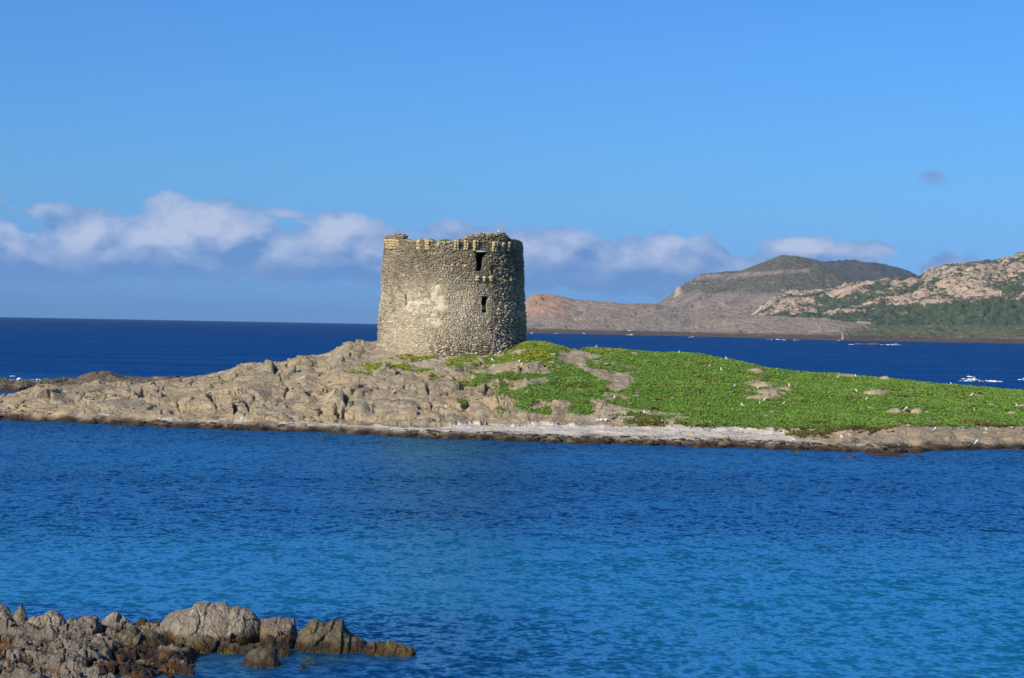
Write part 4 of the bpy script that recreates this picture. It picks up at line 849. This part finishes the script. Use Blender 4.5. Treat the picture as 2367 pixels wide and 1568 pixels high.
def sprinkle(name, idx, m, smin, smax, rg, flat=.6, sink=.25):
    P = np.stack([SX.ravel()[idx], SY.ravel()[idx], SZ.ravel()[idx]], 1); n = len(P)
    s = smin + (smax - smin) * rg.random(n) ** 2.2; S = np.stack([s, s * rg.uniform(.6, 1, n), s * rg.uniform(.4, .8, n) * flat / .6], 1); P[:, 2] += S[:, 2] * (0.5 - sink)
    V, Fc = lumps(P, S, rg); o = link(name, mesh_np(name, V, Fc), m); tag(o, kind='stuff'); return o
rg = np.random.default_rng(5)
ok = np.nonzero((SZ.ravel() > 0.02) & (SY.ravel() > 50))[0]
sprinkle('broken_stones', rg.choice(ok, 600), M_fore, .05, .24, rg, flat=.5, sink=.4)
px_, py_ = proj(SX, SY, SZ); okw = np.nonzero((SZ.ravel() > -0.15) & (SZ.ravel() < 0.35) & (px_.ravel() > 200))[0]
sprinkle('weedy_stones', rg.choice(okw, 260), M_wet_fore, .05, .20, rg, sink=.4)

# ------------------------------------------------------------------ stones awash in the bay, reef rock in the strait
def hump(name, px, py, wpx, hpx, m, label, cat='rock', depth=None, seed=0, D=None, z0=0.0, group=None, crack=None, n=50):
    D = D or at0(px, py + 0.0, z0).y; k = D / F
    prof = [(px - wpx / 2, py + 2), (px - wpx * .38, py - hpx * .55), (px - wpx * .15, py - hpx * .95), (px + wpx * .1, py - hpx), (px + wpx * .3, py - hpx * .6), (px + wpx / 2, py + 2)]
    sz = wpx * k
    return ridge_rock(name, prof, D, depth or sz * .6, m, label, cat, group, n=n, nt=30, crack=crack or sz * .4, cramp=sz * .03, amp=sz * .03, seed=seed, zfun=z0 - 0.3 * max(1, k * 20))
for i, (p, wd, hg, m, lab) in enumerate([
    (r3(708, 865), 17, 4, M_awash, 'small dark rock in the water off the beach left of the tower'),
    (r5(905, 1026), 32, 5, M_green_fore, 'flat olive rock in the water below the right end of the grass'),
    (r4(900, 922), 70, 2.2, M_awash, 'long black ledge just breaking the surface off the sand beach'),
    (r5(300, 980), 15, 3.2, M_awash, 'dark stone awash right of the beach, left one of a near pair'),
    (r5(440, 984), 34, 4.5, M_awash, 'wider dark stone awash right of the beach, right one of a near pair'),
    (r2(1025, 781), 11, 4, M_awash, 'little black stone off the left rocks of the islet'),
    (r4(535, 912), 18, 2.2, M_awash, 'thin black streak of rock off the left part of the sand beach'),
    (r4(630, 914), 18, 2.4, M_awash, 'dark flat rock awash beside the thin black streak of rock'),
    (r5(1490, 1026), 24, 3.5, M_awash, 'brown rock awash off the right shore of the islet'),
    (r5(1200, 1012), 110, 7, M_wet_fore, 'low weed covered black ledge along the right shore of the islet')]):
    hump('rock', p[0], p[1], wd, hg, m, lab, seed=400 + i * 7)
ridge_rock('reef_rock', [r5(905, 76), r5(925, 66), r5(965, 60), r5(1000, 66), r5(1050, 66), r5(1090, 58), r5(1130, 62), r5(1150, 76)], at0(*r5(1030, 76)).y, 14, M_reef, 'brown reef rock ringed by white surf in the strait', 'rock', n=90, nt=30, crack=6, cramp=.5, amp=.5, seed=480, base=-1)

# ------------------------------------------------------------------ things on the islet
def gnd(px, py): return ground_at(px, py)
def on_islet(name, px, py, wpx, hpx, m, label, cat='rock', seed=0, **k):
    g = gnd(px, py); return hump(name, px, py, wpx, hpx, m, label, cat, seed=seed, D=g.y, z0=g.z, **k)
for i, (p, wd, hg, lab) in enumerate([
    (r5(1115, 494), 66, 12, 'long pale flat topped outcrop high in the right meadow'),
    (r5(1285, 650), 38, 12, 'rounded tan outcrop, left one of two side by side in the lower right meadow'),
    (r5(1465, 656), 36, 13, 'pointed tan outcrop, right one of two side by side in the lower right meadow'),
    (r5(1195, 374), 34, 9, 'small brown outcrop on the skyline of the right meadow'),
    (r5(860, 346), 64, 8, 'long low brown outcrop on the skyline, left of the small one'),
    (r5(150, 432), 70, 12, 'tan outcrop at the top of the meadow right of the tower, above a longer ledge'),
    (r5(220, 482), 110, 9, 'longest tan ledge in the middle meadow'),
    (r5(140, 534), 78, 10, 'tan ledge lying below the longest ledge of the meadow'),
    (r5(90, 306), 52, 8, 'brown flat outcrop near the meadow crest left of the long ledges'),
    (r5(1545, 652), 18, 5, 'little grey stone right of the pointed outcrop'),
    (r5(1070, 612), 18, 4, 'small flat stone in the grass below the long pale outcrop'),
    (r5(2262, 658), 26, 6, 'grey stone in the grass near the right edge'),
    (r5(1985, 522), 22, 5, 'flat grey stone beside a gull in the upper right meadow'),
    (r4(1350, 862), 44, 7, 'flat brown rock half buried in the middle of the beach'),
    (r4(1790, 835), 20, 6, 'small reddish rock on the upper beach'),
    (r4(2080, 858), 18, 6, 'dark grey round boulder on the right part of the beach')]):
    on_islet('rock', p[0], p[1], wd, hg, M_outcrop, lab, seed=500 + i * 7)
def leanbox(name, p0, p1, thick, m, label, cat, lift=0.0):
    a = gnd(*p0); b = gnd(*p1); a.z += thick * .45 + lift; b.z += thick * .5 + lift * .5
    d = (b - a); L = d.length; q = d.to_track_quat('X', 'Z'); n = 10; V = []; Fc = []
    for i in range(9):
        t = i / 8; r = thick * .5 * (0.75 + .35 * math.sin(i * 2.3) * .5 + .2 * (1 - abs(2 * t - 1)))
        for j in range(n):
            an = 2 * math.pi * j / n; V.append(q @ Vector((t * L, r * math.cos(an) * 1.2 + .04 * math.sin(i * 1.7), r * math.sin(an) + .03 * math.sin(i * 2.9))))
    for i in range(8):
        for j in range(n): Fc.append((i * n + j, i * n + (j + 1) % n, (i + 1) * n + (j + 1) % n, (i + 1) * n + j))
    Fc.append(list(range(n))[::-1]); Fc.append([8 * n + j for j in range(n)])
    o = link(name, mesh_np(name, V, Fc), m, loc=a); tag(o, label, cat); return o
def woodmat(name, a, b):
    m, k, out = newmat(name); p = pos(k); bsdf(k, out, k.mix(k.noise(k.v('MULTIPLY', p, (1, 4, 9)), 6, 4, .6), a, b), 0.85); return m
M_white_wood = woodmat('bleached_wood', (0.55, 0.50, 0.43), (0.72, 0.68, 0.60)); M_orange_wood = woodmat('orange_wood', (0.36, 0.17, 0.07), (0.50, 0.27, 0.12)); M_cream = woodmat('cream_stone', (0.52, 0.44, 0.27), (0.66, 0.58, 0.38))
leanbox('driftwood_log', r4(985, 726), r4(1085, 724), .30, M_white_wood, 'bleached white driftwood log lying at the top of the beach', 'driftwood')
leanbox('driftwood_branch', r4(1540, 722), r4(1570, 742), .14, M_white_wood, 'short white driftwood branch below the green patch on the beach', 'driftwood')
leanbox('plank', r5(745, 868), r5(1050, 864), .13, M_orange_wood, 'long orange brown plank washed up below the dry grass', 'plank')
def blockstone(p, w_, h_, label):
    g = gnd(*p); V = BOX * np.array([w_ / 2, w_ * .3, h_ / 2]) * (1 + .08 * (rng.random((8, 3)) - .5)); V[:, 2] += h_ / 2 - .03
    o = link('stone_block', mesh_np('stone_block', V, BF), M_cream, loc=g); tag(o, label, 'stone')
blockstone(r4(615, 165), .50, .22, 'cream squared stone block in the grass right of the tower foot')

# stones along the waterline, pebbles and small blocks strewn over the islet
M_wet_shore = rockmat('wet_shore_stone', ((0.085, 0.062, 0.038), (0.06, 0.048, 0.032), (0.16, 0.12, 0.075), (0.16, 0.08, 0.02), (0.03, 0.024, 0.016)), 1.0, 0.3, 0.1)
def strew(name, n, tlo, thi, ulo, uhi, m, smin, smax, seed, flt=None, pw=2.5):
    rg = np.random.default_rng(seed); u = rg.uniform(uv(ulo, 900)[0], uv(uhi, 900)[0], n); Ds = np.interp(u, su, sD); Dr = np.interp(u, DRX, DRV); D = Ds + (Dr - Ds) * rg.uniform(tlo, thi, n)
    X, Z, px, py, g, dirt, sand, s_ = [q[0] for q in islet_surface(u[None, :], D[None, :])]
    k = np.ones(n, bool) if flt is None else flt(px, py, g, dirt, sand, Z); X, D, Z = X[k], D[k], Z[k]; n = len(X); s_ = smin + (smax - smin) * rg.random(n) ** pw
    S = np.stack([s_ * 1.5, s_, s_ * .42], 1); V, Fc = lumps(np.stack([X, D, Z + .1 * s_], 1), S, rg); o = link(name, mesh_np(name, V, Fc), m); tag(o, kind='stuff')
strew('waterline_stones', 2200, -0.020, 0.035, -300, 2700, M_wet_shore, .04, .30, 41, lambda px, py, g, d, sa, Z: fbm(px / 60, px * 0, oct=3, seed=9) > -.12)
strew('strewn_stones', 1500, 0.05, 1.0, -300, 2700, M_outcrop, .06, .38, 42, lambda px, py, g, d, sa, Z: (g < .5) & (sa < .5), 4)
strew('beach_pebbles', 1300, 0.02, 0.30, 500, 2300, M_outcrop, .03, .13, 43, lambda px, py, g, d, sa, Z: (sa > .5), 3)

# gulls
def plainmat(name, c, rough=.7):
    m, k, out = newmat(name); p = pos(k); bsdf(k, out, k.mix(k.noise(p, 12, 3, .6), c, tuple(x * .86 for x in c)), rough); return m
M_gw, M_gg, M_gb, M_gk = plainmat('white_plumage', (0.82, 0.82, 0.80)), plainmat('grey_plumage', (0.34, 0.36, 0.39)), plainmat('yellow_bill', (0.6, 0.38, 0.05)), plainmat('dark_plumage', (0.05, 0.05, 0.055))
def loft(rings, n=12):
    """rings: centre, radius sideways, radius along the second axis, pitch of the ring plane"""
    V, Fc = [], []
    for (cx, cz, ry, rz, pt) in rings:
        for j in range(n):
            a = 2 * math.pi * j / n; y = ry * math.cos(a); u_ = rz * math.sin(a); V.append((cx - u_ * math.sin(pt), y, cz + u_ * math.cos(pt)))
    m_ = len(rings)
    for i in range(m_ - 1):
        for j in range(n): Fc.append((i * n + j, i * n + (j + 1) % n, (i + 1) * n + (j + 1) % n, (i + 1) * n + j))
    Fc.append(list(range(n))[::-1]); Fc.append([(m_ - 1) * n + j for j in range(n)]); return V, Fc
def gull_meshes():
    body = loft([(-.235, .055, .012, .008, .6), (-.19, .085, .040, .022, .7), (-.12, .145, .072, .060, .8), (-.045, .205, .092, .090, .85), (.02, .262, .086, .092, .95), (.060, .318, .060, .066, 1.1), (.075, .358, .044, .046, 1.3),
                 (.080, .388, .040, .042, 1.2), (.092, .416, .046, .046, .9), (.112, .436, .044, .044, .5), (.134, .438, .028, .028, .2), (.148, .436, .012, .012, 0)])
    wings = []
    for s in (-1, 1):
        V, Fc = loft([(.045, .275, .012, .02, .9), (.0, .262, .024, .062, .9), (-.075, .205, .026, .068, .85), (-.16, .135, .020, .046, .8), (-.24, .070, .012, .022, .75), (-.30, .030, .004, .006, .7)], 8)
        wings.append(([(x, y + s * .074 * (1 if x > -.14 else .7), z) for x, y, z in V], Fc))
    bill = loft([(.142, .434, .010, .013, 0), (.175, .430, .008, .010, 0), (.198, .424, .002, .004, 0)], 6)
    legs = []
    for s in (-1, 1):
        V, Fc = [], []
        for z, r in ((.14, .012), (.06, .006), (.008, .006)):
            for j in range(5): a = j * 1.2566; V.append((.0 + r * math.cos(a), s * .032 + r * math.sin(a), z))
        for i in range(2):
            for j in range(5): Fc.append((i * 5 + j, i * 5 + (j + 1) % 5, i * 5 + 5 + (j + 1) % 5, i * 5 + 5 + j))
        b0 = len(V); V += [(-.015, s * .032, .004), (.05, s * .032 - .025, .003), (.055, s * .032 + .025, .003), (.0, s * .032, .016)]; Fc += [(b0, b0 + 1, b0 + 2), (b0, b0 + 3, b0 + 1), (b0 + 1, b0 + 3, b0 + 2), (b0 + 2, b0 + 3, b0)]
        legs.append((V, Fc))
    tail = loft([(-.21, .070, .026, .006, .6), (-.27, .030, .034, .005, .6), (-.30, .012, .030, .003, .6)], 6)
    return body, wings, bill, legs, tail
gb, gwi, gbi, gle, gta = gull_meshes()
gull0 = link('gull', None)
link('body', mesh_np('gull_body', *gb, smooth=True), M_gw, gull0)
for q in gwi: link('wing', mesh_np('gull_wing', *q, smooth=True), M_gg, gull0)
link('bill', mesh_np('gull_bill', *gbi), M_gb, gull0)
for q in gle: link('leg', mesh_np('gull_leg', *q), M_gb, gull0)
link('tail', mesh_np('gull_tail', *gta), M_gw, gull0)
GULLS = [(r3(1303, 486), 40, 'gull on bare rock midway between the beach and the tower'), (r3(1745, 622), 200, 'gull on bare rock just above the left half of the beach'),
 (r4(165, 158), 10, 'gull on the bare patch in the grass in front of the tower'), (r4(107, 224), 170, 'gull standing below the bare patch in front of the tower'), (r4(117, 271), 160, 'gull left of the pale boulders under the tower'),
 (r4(328, 240), 0, 'gull sitting on top of the pale boulders below the tower grass'), (r4(980, 104), 20, 'gull on the crest of the islet where the footpath ends'), (r4(1683, 155), 250, 'gull on the skyline of the middle meadow beside a bare patch'),
 (r4(2083, 209), 180, 'gull low on the skyline right of the bare crest'), (r4(1938, 270), 0, 'grey winged gull side on in the upper meadow'), (r4(2040, 304), 200, 'gull standing on a small stone patch in the upper meadow'),
 (r4(1135, 538), 90, 'gull at the edge of the footpath'), (r4(1392, 668), 180, 'large gull side on above the beach right of the footpath'), (r4(2150, 449), 300, 'gull at the left end of the longest ledge'),
 (r5(118, 455), 270, 'gull on the middle of the longest ledge'), (r4(2217, 604), 160, 'gull alone in the grass left of the group of three'), (r5(134, 582), 250, 'leftmost and largest gull of the group of three in the grass'),
 (r5(171, 563), 20, 'middle gull of the group of three in the grass'), (r5(335, 584), 340, 'rightmost gull of the group of three in the grass'), (r5(384, 444), 200, 'tall gull standing at the right end of the longest ledge'),
 (r5(793, 363), 0, 'gull half hidden in the grass below the long skyline outcrop'), (r5(945, 357), 180, 'gull at the right end of the long skyline outcrop'), (r5(952, 483), 190, 'gull just left of the long pale outcrop'),
 (r5(1035, 550), 0, 'gull on the small stone patch below the long pale outcrop'), (r5(1368, 640), 0, 'gull between the two side by side outcrops'), (r5(1751, 415), 160, 'gull on the skyline at the right, against the blue sea'),
 (r5(1925, 520), 30, 'gull left of the flat grey stone in the upper right meadow'), (r5(1946, 640), 90, 'gull alone in the lower right meadow'), (r5(2306, 606), 180, 'rightmost gull of the meadow near the picture edge'),
 (r5(1611, 810), 0, 'gull on the reddish rock under the right meadow, left one of two'), (r5(2049, 808), 180, 'gull on the reddish rock under the right meadow, right one of two'), (r5(828, 884), 170, 'gull beside the orange plank'),
 (r5(413, 898), 0, 'gull at the waterside end of the sand'), (r5(1968, 915), 30, 'gull on the dark wet rock at the right shore')]
for i, (p, a, lab) in enumerate(GULLS):
    g = gnd(*p)
    if i == 0: r = gull0; 
    else:
        r = gull0.copy(); col.objects.link(r)
        for ch in list(gull0.children):
            c = ch.copy(); col.objects.link(c); c.parent = r
    r.location = g - Vector((0, 0, .02)); r.rotation_euler = (0, 0, R(a)); sc_ = 0.9 + .12 * math.sin(i * 2.7); r.scale = (sc_,) * 3
    tag(r, 'white ' + lab, 'gull', 'gulls resting on the islet')
r = gull0.copy(); col.objects.link(r)
for ch in list(gull0.children): c = ch.copy(); col.objects.link(c); c.parent = r
a_, z_ = onwall(1536, 110); x_, y_, _ = cyl(a_, TR(18) - .4, 0); r.location = (x_, y_, float(topz(a_)) + .05); r.rotation_euler = (0, 0, R(180)); r.scale = (.8,) * 3
tag(r, 'gull perched on the broken top of the tower', 'gull', 'gulls resting on the islet')

# ------------------------------------------------------------------ far shore: beacon, pale knolls, surf
M_knoll = rockmat('pale_knoll_rock', ((0.36, 0.30, 0.24), (0.30, 0.25, 0.20), (0.45, 0.39, 0.32), (0.34, 0.25, 0.18), (0.2, 0.17, 0.14)), 0.06, 0, 1.5)
def beacon():
    b = at0(*H(1515, 428), 1.5); t = link('beacon_tower', None, loc=b); tag(t, 'tiny pale stone tower standing at the edge of the far shore', 'tower')
    def fr(name, r0, r1, z0, z1):
        n = 16; V = [(r * math.cos(6.2832 * i / n), r * math.sin(6.2832 * i / n), z) for r, z in ((r0, z0), (r1, z1)) for i in range(n)]
        Fc = [(i, (i + 1) % n, n + (i + 1) % n, n + i) for i in range(n)] + [list(range(n, 2 * n)), list(range(n))[::-1]]
        link(name, mesh_np(name, V, Fc), M_knoll, t)
    fr('shaft', 1.7, 1.25, -1.5, 7.2); fr('parapet', 1.6, 1.6, 7.2, 7.9); fr('turret', .7, .6, 7.9, 9.0)
beacon()
ridge_rock('rock_knoll', [H(1555, 378), H(1568, 357), H(1590, 347), H(1620, 346), H(1642, 350), H(1655, 368), H(1660, 380)], 2950, 40, M_knoll, '', n=80, nt=40, crack=14, cramp=2.2, amp=2.5, seed=601, zfun=4, structure=True)
ridge_rock('rock_scarp', [H(1838, 410), H(1850, 385), H(1862, 376), H(1900, 372), H(1960, 368), H(2040, 370), H(2095, 372), H(2110, 385), H(2118, 412)], 2780, 40, M_knoll, '', n=160, nt=40, crack=16, cramp=2.2, amp=2.5, seed=611, zfun=2, structure=True)
ridge_rock('rock_stack', [H(720, 225), H(728, 200), H(738, 184), H(752, 180), H(762, 186), H(772, 200), H(790, 225)], 5600, 60, M_knoll, '', n=60, nt=30, crack=20, cramp=3, amp=4, seed=621, zfun=40, structure=True)
m_, k_, o_ = newmat('white_foam'); bsdf(k_, o_, (0.82, 0.84, 0.86), 0.8); M_foam = m_
def foam(name, spots, size, n, rg):
    Pp, Ss = [], []
    for px, py, lpx, up in spots:
        c = at0(px, py); L = lpx * c.y / F; k = max(5, int(n * L / size / 14))
        x = rg.normal(0, .30, k) * L; dy = rg.normal(0, size * .7, k) + 0.2 * np.sin(x / L * 5) * size
        s = size * .6 * rg.uniform(.15, 1.0, k) ** 1.5 * np.exp(-(x / L) ** 2 * 3); Pp.append(np.stack([c.x + x, c.y + dy, 0 * x + .0 + rg.random(k) ** 2 * up * np.exp(-(x / L * 4) ** 2)], 1)); Ss.append(np.stack([s * 1.8, s, s * .22 + .02], 1))
    V, Fc = lumps(np.concatenate(Pp), np.concatenate(Ss), rg, 2); o = link(name, mesh_np(name, V, Fc, smooth=True), M_foam); tag(o, kind='stuff')
rg = np.random.default_rng(77)
foam('sea_foam', [r5(1950, 384) + (56, 1.0), r5(1900, 376) + (34, 1.6), r5(2100, 388) + (60, .4), r5(2360, 372) + (20, .9)], 1.0, 60, rg)
foam('sea_foam', [r2(110, 376) + (22, .8), r2(520, 380) + (10, .8), r2(160, 372) + (26, .3), r2(600, 372) + (40, .2), r2(300, 372) + (30, .3)], .55, 60, rg)
foam('sea_foam', [r5(905, 74) + (10, .4), r5(1060, 74) + (22, .8), r5(1270, 77) + (48, .8), r5(1200, 76) + (30, .3)], 2.2, 40, rg)
foam('sea_foam', [H(170, 404) + (12, 2), H(300, 406) + (16, 2), H(520, 411) + (8, 11), H(515, 411) + (18, 2), H(810, 421) + (16, 1.5), H(1210, 432) + (50, 1.5), H(60, 402) + (14, 1.5), H(1500, 437) + (8, 2), H(1300, 434) + (20, 1)], 3.6, 26, rg)

# ------------------------------------------------------------------ meadow: leafy clumps over the soil
def grass_mat(name, c1, c2, c3):
    m, k, out = newmat(name); g = k.add('ShaderNodeNewGeometry'); p = g.outputs['Position']; r = g.outputs['Random Per Island']; x, y, z = k.sep(p)
    a = k.mix(r, c1, c2); a = k.mix(k.ss(k.noise(k.v('MULTIPLY', p, (1, 1, .3)), .22, 5, .65), .44, .66), a, k.mix(1.0, a, (0.78, 0.88, 0.80), 'MULTIPLY'))
    a = k.mix(k.m('MULTIPLY', attr(k, 'dry'), k.ss(r, 0, .4, .6, 1)), a, k.mix(r, (0.11, 0.085, 0.03), (0.20, 0.165, 0.065)))
    a = k.mix(k.m('MULTIPLY', attr(k, 'yellow'), k.ss(r, .42, .62)), a, c3)
    d = k.add('ShaderNodeBsdfDiffuse'); k.put(d.inputs[0], a); t = k.add('ShaderNodeBsdfTranslucent'); k.put(t.inputs[0], a)
    mx = k.add('ShaderNodeMixShader'); mx.inputs[0].default_value = .25; k.l.new(d.outputs[0], mx.inputs[1]); k.l.new(t.outputs[0], mx.inputs[2]); k.l.new(mx.outputs[0], out.inputs[0]); return m
M_grass = grass_mat('meadow_leaves', (0.155, 0.265, 0.046), (0.255, 0.405, 0.085), (0.46, 0.42, 0.05))
def build_grass():
    rg = np.random.default_rng(31); n = 300000
    D = np.sqrt(rg.uniform(178 ** 2, 252 ** 2, n)); u = rg.uniform(uv(700, 900)[0], uv(2700, 900)[0], n)
    X, Z, px, py, g, dirt, sand, s = islet_surface(u[None, :], D[None, :]); X, Z, px, py, g, s = X[0], Z[0], px[0], py[0], g[0], s[0]
    nz = fbm(X / 2.5, D / 2.5, oct=4, seed=200); dryband = sst(py + 22 * nz, 985, 1000) * (px > 1480)
    g2 = masks((px + rg.normal(0, 6, n))[None, :], (py + rg.normal(0, 1.7, n))[None, :], X[None, :], D[None, :])[0][0]; cl = fbm(X / 1.3, D / 1.3, oct=4, gain=.6, seed=205)
    keep = (g2 > .5) & (s < 1.14) & (rg.random(n) > 0.25 * dryband + .55 * sst(cl, .22, .5))
    X, D, Z, px, py, nz = X[keep], D[keep], Z[keep], px[keep], py[keep], nz[keep]; n = len(X)
    dry = np.clip(sst(py + 26 * nz, 978, 996) * (px > 1480) + sst(nz, .28, .5) * .5, 0, 1)
    for e in GP[16:19]: dry = np.maximum(dry, .7 * (ell(px, py, *e) > -.2))
    yel = np.clip(sst(-px, -1345, -1250) * sst(-py, -860, -845) * .9 * sst(nz, -.25, .1) + (px < 1100) * .6 + 0.5 * (ell(px, py, *r4(1150, 125), 60, 8) > 0) + .10 * sst(nz, .1, .3), 0, 1)
    k = 7; L = (.07 + .10 * rg.random((n, k))) * (1.0 + .9 * nz[:, None] + 0.55 * (rg.random((n, 1)) > .95) + .5 * sst(py, 965, 985)[:, None] * (px > 1450)[:, None])
    az_ = rg.uniform(0, 6.283, (n, k)); ti = rg.uniform(.15, 1.15, (n, k)); wd = L * rg.uniform(.30, .55, (n, k))
    dx, dy, dz = np.sin(ti) * np.cos(az_), np.sin(ti) * np.sin(az_), np.cos(ti); sx, sy = -np.sin(az_), np.cos(az_)
    bx = X[:, None] + rg.normal(0, .055, (n, k)); by = D[:, None] + rg.normal(0, .055, (n, k)); bz = Z[:, None] - .02 + 0 * bx + rg.uniform(0, .07, (n, k))
    P0 = np.stack([bx, by, bz], 2); P1 = np.stack([bx + dx * L * .55 + sx * wd, by + dy * L * .55 + sy * wd, bz + dz * L * .6], 2); P2_ = np.stack([bx + dx * L, by + dy * L, bz + dz * L * .9], 2); P3 = np.stack([bx + dx * L * .55 - sx * wd, by + dy * L * .55 - sy * wd, bz + dz * L * .6], 2)
    V = np.stack([P0, P1, P2_, P3], 2).reshape(-1, 3); Fc = np.arange(len(V)).reshape(-1, 4)
    rep_ = 4 * k
    o = link('meadow_grass', mesh_np('meadow_grass', V, Fc, {'dry': np.repeat(dry, rep_), 'yellow': np.repeat(yel, rep_)}), M_grass); tag(o, kind='stuff')
    # a few plants rooted in the broken crest of the tower
    n = 260; a = rg.normal(-0.10, .035, n); rr = TR(18) - rg.uniform(0.0, .7, n); L = rg.uniform(.12, .34, n); X, Y = TCX + rr * np.sin(a), TCY - rr * np.cos(a); Zt = topz(a) - .05
    ph = rg.uniform(0, 6.28, n); V = np.stack([np.stack([X - .06 * np.cos(ph), Y - .06 * np.sin(ph), Zt], 1), np.stack([X + .06 * np.cos(ph), Y + .06 * np.sin(ph), Zt + L * .4], 1), np.stack([X + rg.normal(0, .1, n), Y, Zt + L], 1)], 1).reshape(-1, 3) - np.array([TCX, TCY, 6.0])
    o = link('wall_plants', mesh_np('wall_plants', V, np.arange(len(V)).reshape(-1, 3), {'dry': np.full(len(V), .5), 'yellow': np.zeros(len(V))}), M_grass, tower); tag(o, kind='stuff')
build_grass()

# ------------------------------------------------------------------ the air
def build_haze():
    x0, x1, y0, y1, z0, z1 = -12400, 12400, -12400, 12400, -4, 560
    V = [(x, y, z) for z in (z0, z1) for x, y in ((x0, y0), (x1, y0), (x1, y1), (x0, y1))]
    m = bpy.data.materials.new('air'); m.use_nodes = True; k = NT(m.node_tree); k.n.clear(); out = k.add('ShaderNodeOutputMaterial')
    v = k.add('ShaderNodeVolumePrincipled'); v.inputs['Color'].default_value = (0.45, 0.68, 1.0, 1); v.inputs['Density'].default_value = HAZE; v.inputs['Anisotropy'].default_value = 0.0
    k.l.new(v.outputs[0], out.inputs['Volume']); o = link('haze', mesh_np('haze', V, BF), m); tag(o, kind='stuff')
HAZE = 2.3e-5
build_haze()
